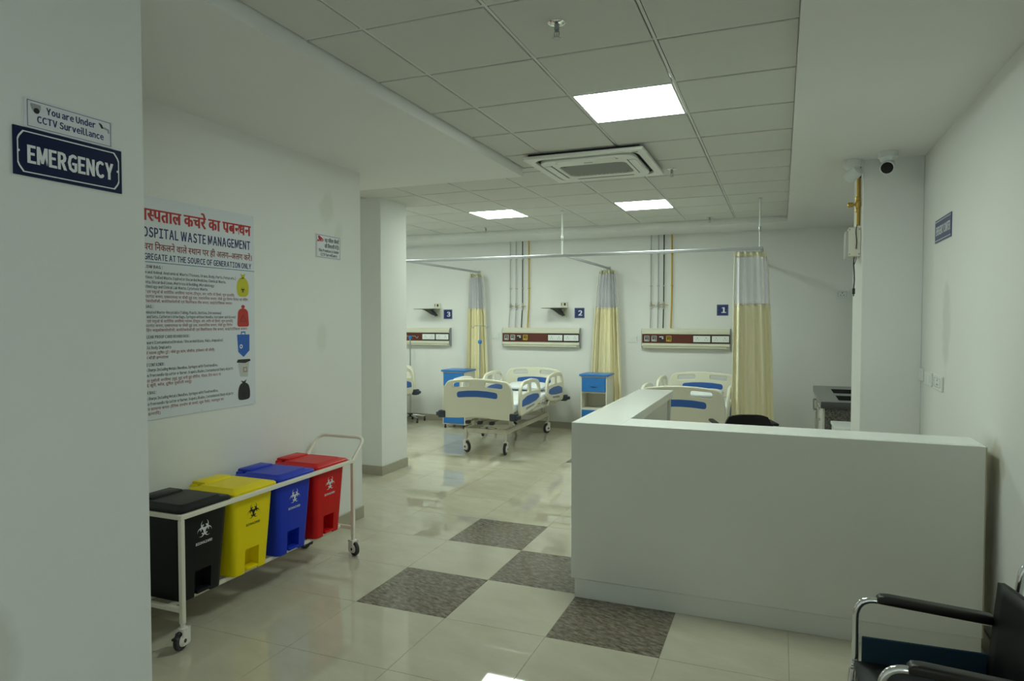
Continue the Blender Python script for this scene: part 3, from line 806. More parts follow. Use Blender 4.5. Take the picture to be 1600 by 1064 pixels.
def waste_bin(yc, m, ink_m, label):
    t = thing('pedal_bin', label, 'bin', (-3.035, yc, .2105), 0, 'colour coded pedal bins in the trolley')
    # local: x out of the wall, y along the wall, z from the base; tapered body with a pedal notch in front
    H_ = .475; tx, ty, bx, by = .178, .163, .150, .132
    def ring(k, dx=0, r=.035):
        x, y = bx + (tx-bx)*k + dx, by + (ty-by)*k + dx
        return [(px, qy, H_*k) for px, qy in rrect(-x, x, -y, y, r, 4)]
    n0 = .29                       # top of the notch as a share of the height
    mb = MB()
    # outer skin from the notch top upwards
    rows = [ring(n0 + (1-n0)*q/4) for q in range(5)]
    mb.loft(rows, cap=False)
    # lower skin: ring minus the notch at +x
    lo = [ring(n0*q/3) for q in range(4)]
    nw = .055
    keep = [k for k, p in enumerate(lo[3])]
    low_rows = []
    for r in lo:
        x = max(p[0] for p in r); z = r[0][2]
        back = [p for p in r]
        # cut the flat front between -nw and nw
        front_lo = (x, -nw, z); front_hi = (x, nw, z)
        idx = [k for k in range(len(r)) if not (r[k][0] > x-1e-6 and abs(r[k][1]) < nw)]
        pts = [r[k] for k in idx]
        # rotate so that the list starts just after the front gap (positive y side)
        st = min(range(len(pts)), key=lambda k: (math.atan2(pts[k][1], pts[k][0]) if pts[k][1] > 0 else 9))
        pts = pts[st:] + pts[:st]
        low_rows.append([front_hi] + pts + [front_lo] + [(x-.07, -nw, z), (x-.07, nw, z)])
    mb.loft(low_rows, cap=True)
    # roof of the notch
    x = bx + (tx-bx)*n0
    mb.add([(x-.07,-nw,H_*n0),(x,-nw,H_*n0),(x,nw,H_*n0),(x-.07,nw,H_*n0)], [(0,1,2,3)])
    body = obj('body', mb.mesh('body', 40), m, t)
    rim = MB().loft([ring(.985, .002), ring(.985, .012), ring(1.0, .012), ring(1.0, .0)], cap=False)
    obj('rim', rim.mesh('rim', 40), m, body)
    obj('pedal', MB().rbox(bx-.045, bx+.012, -.045, .045, .012, .030, .006, 2), m, t)
    lz = H_ + .002
    lid = MB()
    def lring(x0, x1, y, z, r): return [(px, qy, z) for px, qy in rrect(x0, x1, -y, y, r, 4)]
    lid.loft([lring(-.165, .196, .176, lz, .03), lring(-.167, .198, .178, lz+.014, .03), lring(-.160, .190, .170, lz+.022, .028),
              lring(-.12, .165, .140, lz+.023, .03), lring(-.112, .155, .130, lz+.034, .03), lring(-.10, .14, .118, lz+.035, .03)])
    ld = obj('lid', lid.mesh('lid', 50), m, t)
    obj('hinge_block', MB().rbox(-.200, -.09, -.105, .105, lz+.002, lz+.046, .012, 2).rbox(-.20, -.145, -.120, .120, lz-.03, lz+.03, .01, 2), m, ld)
    fx = bx + (tx-bx)*.72; lean = math.atan2(tx-bx, H_)
    mk = Matrix.Translation((fx+.0012, .0, H_*.72)) @ Matrix.Rotation(lean, 4, 'Y') @ Matrix(((0,0,1,0),(1,0,0,0),(0,1,0,0),(0,0,0,1)))
    e = stamp_biohazard(t, 'biohazard_mark', .056, 0, .012, 0, ink_m); e.matrix_local = mk
    l = text_part(t, 'BIOHAZARD', -.055, -.068, .0135, .11, ink_m, .05, 0); l.matrix_local = mk @ Matrix.Translation((-.055, -.066, 0))
waste_bin(2.690, 'bin_black', 'ink_white', 'black pedal bin with white biohazard mark at the end of the trolley')
waste_bin(3.050, 'bin_yellow', 'ink_black', 'yellow pedal bin with black biohazard mark on the trolley')
waste_bin(3.410, 'bin_blue', 'ink_white', 'blue pedal bin with white biohazard mark on the trolley')
waste_bin(3.770, 'bin_red', 'ink_white', 'red pedal bin with white biohazard mark beside the trolley handle')

# ================================================================== HOSPITAL BEDS
GB = 'beds with moulded cream end boards along the back wall'
def board_mesh():
    o_ = rpoly([(-.475,.47),(-.25,.475),(0,.50),(.25,.475),(.475,.47),(.472,.62),(.455,.85),(.40,.935),(.2,.96),(0,.968),(-.2,.96),(-.40,.935),(-.455,.85),(-.472,.62)], .06, 5)
    hs = [rpoly([(s*.10,.862),(s*.33,.845),(s*.33,.908),(s*.10,.922)], .026, 5) for s in (-1, 1)]
    mx = Matrix(((1,0,0,0),(0,0,-1,0),(0,1,0,0),(0,0,0,1)))
    return plate([o_] + hs, .045, .012, 'board', mx)
BOARD = board_mesh(); BOARD.materials.append(M('bed_plastic'))
_mxy = Matrix(((1,0,0,0),(0,0,-1,0),(0,1,0,0),(0,0,0,1)))
BLUE_IN = plate([rpoly([(-.27,.725),(-.13,.738),(0,.742),(.13,.738),(.27,.725),(.27,.800),(.13,.817),(0,.822),(-.13,.817),(-.27,.800)], .035, 5)], .050, .003, 'inlay', _mxy); BLUE_IN.materials.append(M('blue_plastic'))
_myz = Matrix(((0,0,1,0),(1,0,0,0),(0,1,0,0),(0,0,0,1)))
RAIL_O = rpoly([(.04,.50),(.62,.545),(.76,.60),(.80,.70),(.79,.83),(.70,.905),(.45,.935),(.15,.925),(.03,.86),(0,.72),(.0,.55)], .06, 4)
RAIL = plate([RAIL_O, rpoly([(.06,.765),(.08,.86),(.34,.885),(.34,.775)], .03, 4), rpoly([(.41,.778),(.41,.885),(.64,.868),(.725,.81),(.73,.768)], .03, 4)], .034, .010, 'side_rail', _myz); RAIL.materials.append(M('bed_plastic'))
RAIL_IN = plate([rpoly([(.055,.61),(.07,.69),(.25,.73),(.50,.735),(.70,.715),(.735,.67),(.62,.635),(.35,.615)], .03, 4)], .040, .003, 'inlay', _myz); RAIL_IN.materials.append(M('blue_plastic'))
RAIL_SL = plate([rpoly([(.20,.555),(.52,.58),(.54,.605),(.22,.585)], .01, 3)], .037, .001, 'slot', _myz); RAIL_SL.materials.append(M('grey_plastic'))
RAIL_M = RAIL.copy(); RAIL_M.transform(Matrix.Diagonal((1,-1,1,1))); RAIL_M.flip_normals()
RIN_M = RAIL_IN.copy(); RIN_M.transform(Matrix.Diagonal((1,-1,1,1))); RIN_M.flip_normals()
RSL_M = RAIL_SL.copy(); RSL_M.transform(Matrix.Diagonal((1,-1,1,1))); RSL_M.flip_normals()
def make_bed():
    t = thing('hospital_bed', '', 'bed', (0,0,0), 0, GB)
    for nm, y in (('footboard', -1.08), ('headboard', 1.08)):
        b = obj(nm, BOARD, None, t, loc=(0, y, 0)); obj('blue_inlay', BLUE_IN, None, b)
        for s in (-1, 1):
            obj('bumper', MB().rbox(-.045, .045, -.05, .05, -.045, .045, .014, 2).lathe([(.042,-.02),(.046,0),(.042,.02)], 16, 'z', (s*.045, 0, 0)), 'bumper', t, loc=(s*.475, y, .515))
    for s in (-1, 1):
        x = s*.475
        r1 = obj('side_rail', RAIL, None, t, loc=(x, -.90, 0)); obj('blue_inlay', RAIL_IN, None, r1); obj('slot', RAIL_SL, None, r1)
        r2 = obj('side_rail', RAIL_M, None, t, loc=(x, .98, 0)); obj('blue_inlay', RIN_M, None, r2); obj('slot', RSL_M, None, r2)
        for y in (-.70, -.32, .38, .76): obj('rail_hinge', MB().tube(bend([(s*.36, y, .50), (s*.43, y, .47), (s*.462, y+.02, .56)], .03), .011, 8), 'bed_frame', t)
    # mattress with a loose sheet
    m = MB(); rows = []
    for q in range(25):
        y = -.98 + 1.98*q/24; ring = []
        e = .03 if q in (0, 24) else 0
        for px, pz in rrect(-.42+e, .42-e, .545+e*.5, .645-e, .035, 4):
            ring.append((px + .006*math.sin(y*17+pz*40), y, pz + (.006*math.sin(px*13+y*9) + .004*math.sin(px*31-y*23) if pz > .6 else -.014*abs(math.sin(y*7.3)))))
        rows.append(ring)
    obj('mattress', m.loft(rows).mesh('mattress', 60), 'sheet_white', t)
    # upper frame and mattress platform
    f = MB()
    for s in (-1, 1): f.rbox(s*.40-.02, s*.40+.02, -1.05, 1.05, .47, .51, .004, 1)
    for y in (-1.03, -.5, 0, .5, 1.03): f.rbox(-.38, .38, y-.02, y+.02, .475, .505, .004, 1)
    obj('upper_frame', f, 'bed_frame', t)
    obj('platform', MB().rbox(-.41, .41, -.99, 1.01, .515, .530, .005, 1), 'bed_frame', t)
    # scissor links, crank shafts
    for s in (-1, 1):
        for y in (-.62, .68):
            obj('lift_post', MB().rbox(s*.26-.018, s*.26+.018, y-.02, y+.02, .317, .475, .004, 1), 'bed_frame', t)
    for x in (-.16, 0, .16):
        c = obj('crank_shaft', MB().tube([(x, -1.0, .42), (x, -.1, .43)], .010, 8), 'steel', t)
        obj('crank_knob', MB().rbox(x-.028, x+.028, -1.045, -.975, .395, .435, .010, 2), 'rubber', c)
    ch = MB()
    for s in (-1, 1): ch.rbox(s*.27-.02, s*.27+.02, -.85, .92, .255, .315, .004, 1)
    for y in (-.83, .90): ch.rbox(-.25, .25, y-.02, y+.02, .256, .314, .004, 1)
    obj('chassis', ch, 'bed_frame', t)
    for x, y, a in ((-.27, -.83, 1.0), (.27, -.83, .15), (-.27, .90, 1.0), (.27, .90, -.35)):
        obj('leg', MB().rbox(x-.018, x+.018, y-.018, y+.018, .185, .2545, .003, 1), 'bed_frame', t)
        caster(t, x, y, .185, .074, a, w=.03)
    # bed end tag and mattress retainers seen over the sheet
    for s in (-1, 1): obj('mattress_stop', MB().tube(bend([(s*.425, .1, .515), (s*.432, .1, .60), (s*.432, .3, .60), (s*.425, .3, .515)], .03), .006, 6), 'bed_frame', t)
    return t
bed = make_bed()
beds = [bed, copy_tree(bed), copy_tree(bed)]
for b, (x, y, rz, lb) in zip(beds, ((-1.0, 8.50, .0, 'cream hospital bed behind the reception counter under bed number 1'),
                                (-3.46, 8.50, .022, 'cream hospital bed with blue inlays under bed number 2'),
                                (-5.95, 8.36, .0, 'cream hospital bed half hidden by the white column near bed number 3'))):
    b.location = (x, y, 0); b.rotation_euler = (0, 0, rz); b['label'] = lb
def pillow(x, y, rz, label):
    rows = []
    for q in range(15):
        u = -1 + 2*q/14; ring = []
        for k in range(20):
            a = 2*PI*k/20; c, s_ = math.cos(a), math.sin(a)
            hx = .30*(1-.06*abs(u)**3); th = .055*max(.06, (1-abs(u)**3.2))
            ring.append((hx*math.copysign(abs(c)**.55, c), .19*u, .055 + th*math.copysign(abs(s_)**.8, s_)*(1-.25*abs(c)**4) + .004*math.sin(c*9+u*7)))
        rows.append(ring)
    o = obj('pillow', MB().loft(rows).mesh('pillow', 60), 'sheet_white', None, loc=(x, y, .652), rot=(.06, 0, rz))
    tag(o, label, 'pillow', 'white pillows at the bed heads')
pillow(-1.0, 9.26, 0, 'white pillow at the head of the bed behind the counter')
pillow(-3.48, 9.26, .03, 'white plastic wrapped pillow on the bed under bed number 2')
pillow(-5.95, 9.12, 0, 'white pillow on the bed near bed number 3')

# ================================================================== BED HEAD PANELS, GAS PIPES, SHELVES
def head_panel(x0, x1, z0, z1, label, outlets):
    t = thing('bed_head_panel', label, 'service panel', (x0, YB, z0), 0, 'bed head gas and socket panels')
    w, h = x1-x0, z1-z0; d = .085
    prof = [(0,0),(-.03,.0),(-.05,.012),(-.062,.03),(-d,.05),(-d,.05+.02),(-d+.006,.09),(-d+.006,h-.085),(-d,h-.075),(-d,h-.04),(-.06,h-.004),(0,h)]
    mb = MB().loft([[(x, y-.0005, z) for y, z in prof] for x in (.006, w-.006)])
    obj('body', mb.mesh('body', 25), 'panel_beige', t)
    for x in (0, w): obj('end_cap', MB().loft([[(x-.006*(1 if x else -1)*0+dx, y*1.02-.0005, z) for y, z in prof] for dx in ((0,.0058) if x == 0 else (-.0058,0))]).mesh('end_cap', 25), 'grey_plastic', t)
    obj('ledge', MB().rbox(.03, w-.05, -d-.008, -d+.03, .018, .034, .003, 1), 'panel_beige', t)
    s_ = obj('control_strip', MB().box(.012, w-.02, -d-.0005, -d+.008, .088, h-.083), 'panel_maroon', t)
    zc = (.088 + h-.083)/2; sh = (h-.083-.088)
    for k, m in enumerate(outlets):
        x = .082 + k*.106
        o = obj('gas_outlet', MB().rbox(x-.038, x+.038, -d-.012, -d-.0006, zc-.042, zc+.042, .003, 1), m, s_)
        obj('outlet_port', MB().lathe([(.0,-d-.019),(.012,-d-.019),(.014,-d-.0125)], 12, 'y', (x-.012, 0, zc)).lathe([(.0,-d-.017),(.008,-d-.017),(.008,-d-.0125)], 10, 'y', (x+.02, 0, zc-.018)), 'rubber', s_)
        obj('outlet_label', MB().box(x-.030, x+.030, -d-.0135, -d-.0125, zc+.020, zc+.032).box(x+.006, x+.030, -d-.0135, -d-.0125, zc-.004, zc+.012), 'ink_white' if m == 'rubber' else 'ink_black', s_)
    for k in range(2):
        x = w - .50 + k*.255
        obj('socket_bezel', MB().box(x-.01, x+.245, -d-.003, -d-.0007, .090, h-.085), 'panel_dark', s_)
        p = obj('socket_plate', MB().rbox(x, x+.232, -d-.010, -d-.0032, zc-.044, zc+.044, .002, 1), 'switch_white', s_)
        for q in (0, 1):
            cx = x + .058 + q*.118
            hb = MB()
            for dx, dz, r in ((0, .014, .006), (-.016, -.012, .0045), (.016, -.012, .0045)): hb.lathe([(0,-.0108-d),(r,-.0108-d),(r,-.0102-d)], 8, 'y', (cx+dx, 0, zc+dz))
            obj('socket_holes', hb, 'rubber', s_)
    return t
oc = ['outlet_chrome', 'outlet_chrome', 'rubber', 'outlet_yellow']
a, b = at_y(1003, 514, YB-.04), at_y(1141, 546, YB-.04)
head_panel(a.x, b.x, b.z-.01, a.z+.01, 'beige bed head service panel with maroon strip beneath bed number 1', oc)
a2, b2 = at_y(786, 513, YB-.04), at_y(906.5, 543, YB-.04)
head_panel(a2.x, b2.x, b2.z-.01, a2.z+.01, 'beige bed head service panel with maroon strip above the middle bed, left of number 2', oc)
b3 = at_y(704, 540, YB-.04)
head_panel(b3.x-1.24, b3.x, b3.z-.01, b3.z+.295, 'beige bed head service panel partly behind the white column, below number 3', oc)

def gas_pipe(x_top, x_bot, z_bot, m, label, valve):
    t = thing('gas_pipe', label, 'pipe', (x_top, YB, z_bot), 0, 'medical gas pipes dropping to the bed head panels')
    dx = x_bot - x_top; L = SOF - z_bot
    r = .0085 if m != 'pipe_yellow' else .011
    y = -.028
    obj('tube', MB().tube([(dx, y, .003), (dx*.6, y, .16), (dx*.15, y, .30), (0, y, .42), (0, y, L-.001)], r, 8), m, t)
    for z in (.62, 1.08): obj('pipe_clip', MB().rbox(-.015, .015, y-.012, -.0005, z-.008, z+.008, .003, 1), 'steel' if m != 'pipe_yellow' else 'pipe_yellow', t)
    if valve:
        v = obj('valve', MB().lathe([(.012,-.055),(.015,-.05),(.015,-.03),(.012,-.025),(.018,-.012),(.018,.012),(.012,.025),(.015,.03),(.015,.05),(.012,.055)], 10, 'z', (0, y, .335)), 'steel', t)
        obj('lever', MB().tube([(0, y-.022, .340), (.03, y-.028, .342), (.068, y-.028, .346 + .012*math.sin(x_top*40))], .006, 6).lathe([(.008,-.030),(.008,0)], 8, 'y', (0, y, .340)), 'brass', v)
for row, (px, pb, zt) in {'bed number 1': ((1018,1029.5,1038,1050.5), (1016.5,1028,1036.5,1048.5), a.z+.010), 'bed number 2': ((798.5,807.5,817.5,827.5), (796,806,815.5,825), a2.z+.010)}.items():
    for k, (m, nm) in enumerate((('pipe_grey', 'thin grey outer'), ('pipe_grey', 'thin grey inner'), ('pipe_black', 'black'), ('pipe_yellow', 'yellow'))):
        gas_pipe(at_y(px[k], 400, YB).x, at_y(pb[k], 510, YB).x, zt, m, ('%s gas pipe dropping to the panel nearest the corner curtain' if row == 'bed number 1' else '%s gas pipe dropping to the panel above the middle bed') % nm, k < 3)

def monitor_shelf(px, py_, label):
    p = at_y(px, py_, YB)
    t = thing('monitor_shelf', label, 'shelf', (p.x, YB, p.z), 0, 'swivel monitor shelves on the back wall')
    obj('wall_plate', MB().rbox(-.055, .055, -.03, -.0005, -.16, .075, .004, 1), 'panel_beige', t)
    obj('slot', MB().box(-.04, -.03, -.032, -.0305, .02, .06).box(.0, .03, -.032, -.0305, .02, .06), 'panel_dark', t)
    obj('arm', MB().loft([[(x*s_-.075*k, -.03-.16*k + y*s_, z) for x, y in rrect(-.05,.05,-.05,.05,.012,3)] for s_, k, z in ((.45,.0,-.135),(.7,.3,-.115),(1.0,.6,-.075),(1.1,.9,-.045),(1.7,1.0,-.0265))]), 'rubber', t)
    obj('tray', MB().rbox(-.27, .09, -.36, -.05, -.020, -.008, .005, 2), 'panel_beige', t)
    obj('tray_rim', MB().rbox(-.26, .08, -.35, -.06, -.026, -.0205, .003, 1), 'rubber', t)
    obj('lock_knob', MB().lathe([(.012,-.03),(.022,-.036),(.022,-.056),(.012,-.060)], 12, 'y', (-.01, 0, -.12)), 'rubber', t)
monitor_shelf(882, 479.5, 'beige swivel monitor shelf with black arm next to the numeral two plate')
monitor_shelf(684, 481, 'beige swivel monitor shelf with black arm partly above the panel by the column')

def socket_plate(mx, label, w, h, kind, group='wall switch and socket plates'):
    o = obj('wall_socket', plate([rrect(-w/2, w/2, -h/2, h/2, .004)], .012, .003, place=Matrix.Translation((0,0,.0065))), 'switch_white', None, mx=mx)
    tag(o, label, 'socket', group)
    if kind == 'socket':
        for dx, dz, r in ((0, .016, .007), (-.018, -.013, .0055), (.018, -.013, .0055)): obj('pin_hole', plate([circle(dx, dz, r, 10)], .0012, place=Matrix.Translation((w*.0,0,.0128))), 'rubber', o)
        obj('inset', plate([rrect(-w*.36, w*.36, -h*.30, h*.30, .004), rrect(-w*.34, w*.34, -h*.28, h*.28, .004)], .001, place=Matrix.Translation((0,0,.0127))), 'grey_plastic', o)
    else:
        n = 2
        for k in range(n):
            x = (k-.5)*w*.36
            obj('rocker', plate([rrect(x-w*.15, x+w*.15, -h*.28, h*.28, .003)], .006, .0015, place=Matrix.Translation((0,0,.0148))), 'switch_white', o)
    return o
for (px, py_, w, h, kd, lb) in ((988.5, 530, .13, .095, 'switch', 'white switch plate left of the panel for bed number 1'), (774, 524.5, .125, .095, 'switch', 'white switch plate left of the panel for the middle bed'),
                             (1316, 459.5, .15, .105, 'socket', 'white socket plate high on the back wall beside the junction box')):
    p = at_y(px, py_, YB); socket_plate(face_frame((p.x, YB, p.z), UB), lb, w, h, kd)
for (px, py_, w, h, kd, lb) in ((1441, 585, .14, .095, 'switch', 'cream switch plate on the right wall beside the pilaster'), (1452, 591.5, .24, .095, 'switch', 'white switch plate in the middle of three on the wall'),
                             (1467.5, 598, .26, .10, 'socket', 'white socket plate at the end of three on the wall')):
    p = at_x(px, py_, XR); socket_plate(face_frame((XR, p.y, p.z), UR), lb, w, h, kd)

# ================================================================== BEDSIDE CABINETS
def cabinet(x0, label):
    t = thing('bedside_cabinet', label, 'cabinet', (x0, 9.24, 0), 0, 'cream and blue bedside cabinets')
    w, d, h = .385, .37, .88
    for x in (0, w-.018): obj('side_panel', MB().rbox(x, x+.018, 0, d, .06, h, .002, 1), 'cabinet_cream', t)
    obj('back_panel', MB().box(.0185, w-.0185, d-.012, d, .06, h), 'cabinet_cream', t)
    for z in (.06, .40, .64, h-.018): obj('shelf', MB().box(.0185, w-.0185, .004, d-.0125, z, z+.018), 'cabinet_cream', t)
    obj('top', MB().rbox(-.018, w+.02, -.025, d+.005, h+.001, h+.030, .008, 2), 'blue_laminate', t)
    dr = obj('drawer', MB().rbox(.021, w-.021, -.012, .012, .662, h-.020, .002, 1), 'blue_laminate', t)
    obj('handle', MB().loft([[(w/2+s*.05*k, -.012-.022*(1-abs(k)), z) for s, k in ((-1,1),(-1,.4),(1,.4),(1,1))] for z in (.735, .75)]).rbox(w/2-.05, w/2+.05, -.0165, -.0122, .728, .756, .001, 1), 'blue_laminate', dr)
    dd = obj('door', MB().rbox(.021, w-.021, -.012, .006, .082, .398, .002, 1), 'blue_laminate', t)
    obj('handle', MB().tube(bend([(.05, -.012, .30), (.05, -.035, .30), (.05, -.035, .375), (.05, -.012, .375)], .012), .005, 6), 'blue_laminate', dd)
    for x in (.03, w-.03):
        for y in (.03, d-.03): obj('foot', MB().lathe([(.012,.06),(.012,.03),(.018,.028),(.016,.0005)][::-1], 12, c=(x, y, 0)), 'rubber', t)
cabinet(-2.655, 'cream bedside cabinet with blue top and open shelf left of the bed behind the counter')
cabinet(-4.88, 'cream bedside cabinet with blue top half hidden behind the middle bed')

def iv_stand(x, y, ztop, zknob, rz, label):
    t = thing('drip_stand', label, 'drip stand', (x, y, 0), rz, 'steel drip stands on castors')
    obj('base_hub', MB().lathe([(.03,.085),(.04,.095),(.04,.13),(.022,.14)], 16), 'rubber', t)
    obj('lower_pole', MB().lathe([(.0125,.12),(.0125,zknob)], 12), 'steel', t)
    obj('upper_pole', MB().lathe([(.008,zknob),(.008,ztop)], 10), 'steel', t)
    obj('clamp_knob', MB().lathe([(.0135,zknob-.03),(.026,zknob-.022),(.030,zknob),(.024,zknob+.022),(.010,zknob+.03)], 14), 'blue_laminate', t)
    for s in (-1, 1):
        obj('hook', MB().tube(bend([(0,0,ztop-.002), (s*.09,0,ztop-.004), (s*.10,0,ztop-.035), (s*.125,0,ztop-.035), (s*.13,0,ztop-.002)], .02), .0042, 6), 'steel', t)
    for k in range(5):
        a = 2*PI*k/5 + .3; c, s = math.cos(a), math.sin(a)
        l = obj('base_leg', MB().tube([(c*.03,s*.03,.11), (c*.14,s*.14,.10), (c*.235,s*.235,.082)], [.014,.013,.011], 8), 'steel', t)
        obj('castor', MB().lathe([(.010,.078),(.014,.076),(.014,.060),(.009,.058)][::-1], 8, c=(c*.235,s*.235,0)).lathe([(.020,-.014),(.0265,-.012),(.0265,.012),(.020,.014)], 14, 'x', (c*.235,s*.235,.0275)), 'rubber', l)
iv_stand(-4.13, 9.0, 1.60, 1.36, 0, 'steel drip stand with blue knob beside the bed under numeral two')
iv_stand(-5.68, 9.62, 1.42, 1.395, .4, 'steel drip stand with blue knob behind the bed by the white column')

# ================================================================== BLACK CHAIR BEHIND THE COUNTER
def office_chair(x, y, rz, label):
    t = thing('office_chair', label, 'chair', (x, y, 0), rz)
    # local: +y forward
    def pad(x0, x1, n, f):
        rows = []
        for i in range(n+1):
            rows.append([f(i/n, j/10) for j in range(11)])
        return rows
    back = MB()
    fr_, bk_ = [], []
    for i in range(11):
        z = .46 + .36*i/10; wv = .21*(1 - .18*max(0, (i-7)/3)**2) * (1 if i > 1 else .92)
        fr_.append([(wv*u, -.20 - .05*(i/10) + .05*u*u, z - .028*abs(u)**3*(1 if i > 6 else 0)) for u in [-1+.2*j for j in range(11)]])
        bk_.append([(p[0], p[1]-.035, p[2]) for p in fr_[-1]])
    n = 11; vs_ = [p for r in fr_ for p in r] + [p for r in bk_ for p in r]; fs = []
    for i in range(10):
        for j in range(10):
            a = i*n+j; fs.append((a, a+1, a+n+1, a+n)); b = a + n*n; fs.append((b, b+n, b+n+1, b+1))
    rimi = [j for j in range(n)] + [i*n+n-1 for i in range(1,n)] + [n*n-1-j for j in range(1,n)] + [(n-1-i)*n for i in range(1,n-1)]
    for k in range(len(rimi)):
        a, b = rimi[k], rimi[(k+1) % len(rimi)]; fs.append((a, a+n*n, b+n*n, b))
    obj('backrest', back.add(vs_, fs).mesh('backrest', 60), 'leatherette', t)
    obj('seat', MB().rbox(-.23, .23, -.20, .25, .42, .48, .025, 3), 'leatherette', t)
    obj('back_support', MB().tube(bend([(0,.0,.40),(0,-.29,.40),(0,-.30,.62)], .06), .018, 8), 'rubber', t)
    for s in (-1, 1):
        obj('armrest', MB().rbox(s*.27-.025, s*.27+.025, -.16, .12, .700, .725, .010, 2), 'leatherette', t)
        obj('arm_bracket', MB().tube(bend([(s*.20,-.02,.41),(s*.27,-.02,.41),(s*.27,-.02,.699)], .05), .013, 8), 'rubber', t)
    obj('gas_column', MB().lathe([(.05,.08),(.03,.12),(.025,.28),(.02,.30),(.02,.41)], 14), 'rubber', t)
    for k in range(5):
        a = 2*PI*k/5; c, s = math.cos(a), math.sin(a)
        l = obj('base_leg', MB().tube([(c*.03,s*.03,.095),(c*.27,s*.27,.075)], [.022,.014], 8), 'rubber', t)
        obj('castor', MB().lathe([(.02,-.02),(.0275,-.016),(.0275,.016),(.02,.02)], 14, 'x', (c*.27,s*.27,.028)).lathe([(.008,.03),(.008,.075)], 8, 'z', (c*.27,s*.27,0)), 'rubber', l)
office_chair(-.33, 6.72, .28, 'black office chair with armrests behind the white counter')

# ================================================================== SINK UNIT AND DESK IN THE REAR CORNER
def sink_unit():
    t = thing('sink_unit', 'white cabinet with black granite top and two basins in the rear corner', 'cabinet', (0, 0, 0))
    x0, x1, y0, y1 = .41, .985, 7.55, 9.34
    obj('body', MB().box(x0+.02, x1, y0+.03, y1, .08, .775), 'laminate', t)
    obj('end_panel', MB().rbox(x0+.02, x1, y0+.008, y0+.0295, .001, .775, .002, 1), 'granite', t)
    obj('plinth', MB().box(x0+.05, x1, y0+.03, y1, .001, .0795), 'granite_black', t)
    for k in range(4):
        ya = y0+.032 + k*(y1-y0-.034)/4; yb = ya + (y1-y0-.034)/4 - .004
        d = obj('door', MB().rbox(x0+.001, x0+.0195, ya, yb, .085, .772, .002, 1), 'laminate', t)
        yh = ya + .05 if k % 2 else yb - .05
        obj('handle', MB().tube(bend([(x0, yh, .60), (x0-.03, yh, .60), (x0-.03, yh, .72), (x0, yh, .72)], .01), .006, 8), 'steel', d)
    # slab with two basin cut-outs
    xa, xb = x0+.16, x1-.06
    h1, h2 = (7.72, 8.20), (8.45, 8.95)
    sl = plate([rrect(x0-.02, x1, y0-.02, y1+.01, .004), rrect(xa, xb, h1[0], h1[1], .02), rrect(xa, xb, h2[0], h2[1], .02)], .07, .003, place=Matrix.Translation((0,0,.812)))
    obj('worktop', sl, 'granite_top', t)
    for a_, b_ in (h1, h2):
        obj('basin', MB().loft([[(px, qy, z) for px, qy in rrect(xa+i, xb-i, a_+i, b_-i, .03, 3)] for z, i in ((.846,.001),(.70,.012),(.69,.04))], cap=False).mesh('basin').copy(), 'granite_black', t)
        obj('basin_floor', MB().box(xa+.02, xb-.02, a_+.02, b_-.02, .778, .790), 'granite_black', t)
mat('granite_top', (0.085, 0.088, 0.09), 0.18, var=.25, scale=120)
sink_unit()
def desk():
    t = thing('side_desk', 'small white desk between the pilaster and the sink unit', 'desk', (0, 0, 0))
    obj('top', MB().rbox(.45, .985, 6.57, 7.03, .70, .725, .002, 1), 'laminate_top', t)
    for x in (.46, .96): obj('side_panel', MB().rbox(x, x+.018, 6.575, 7.02, .001, .6995, .002, 1), 'laminate', t)
    obj('back_panel', MB().box(.4785, .9595, 6.99, 7.005, .25, .6995), 'laminate', t)
desk()

# ================================================================== SECURITY CAMERAS, JUNCTION BOX
def cctv(p, aim, tilt, label):
    t = thing('security_camera', label, 'camera', (p.x, p.y, SOF), aim, 'white security cameras on the bulkhead')
    obj('mount', MB().lathe([(.062,-.050),(.066,-.046),(.066,-.0005),(.0,-.0005)], 24), 'camera_white', t)
    obj('collar', MB().lathe([(.040,-.075),(.052,-.064),(.056,-.0502),(.0,-.0502)], 24), 'camera_white', t)
    h = obj('housing', MB().lathe([(.028,-.055),(.044,-.045),(.048,-.01),(.048,.055),(.044,.060)], 24, 'y'), 'camera_white', t, loc=(0, -.012, -.105), rot=(tilt, 0, 0))
    obj('lens', MB().lathe([(.0,.0615),(.040,.0612),(.042,.0595),(.042,.052)][::-1], 20, 'y'), 'lens_black', h)
q = at_z(1331, 260, SOF); cctv(Vector((.50, 5.82, 0)), .85, -.55, 'white security camera turned towards the beds above the brass pipe')
q = at_z(1385, 251, SOF); cctv(Vector((.715, 5.62, 0)), PI - .25, -.35, 'white security camera with dark lens in front of the pilaster')

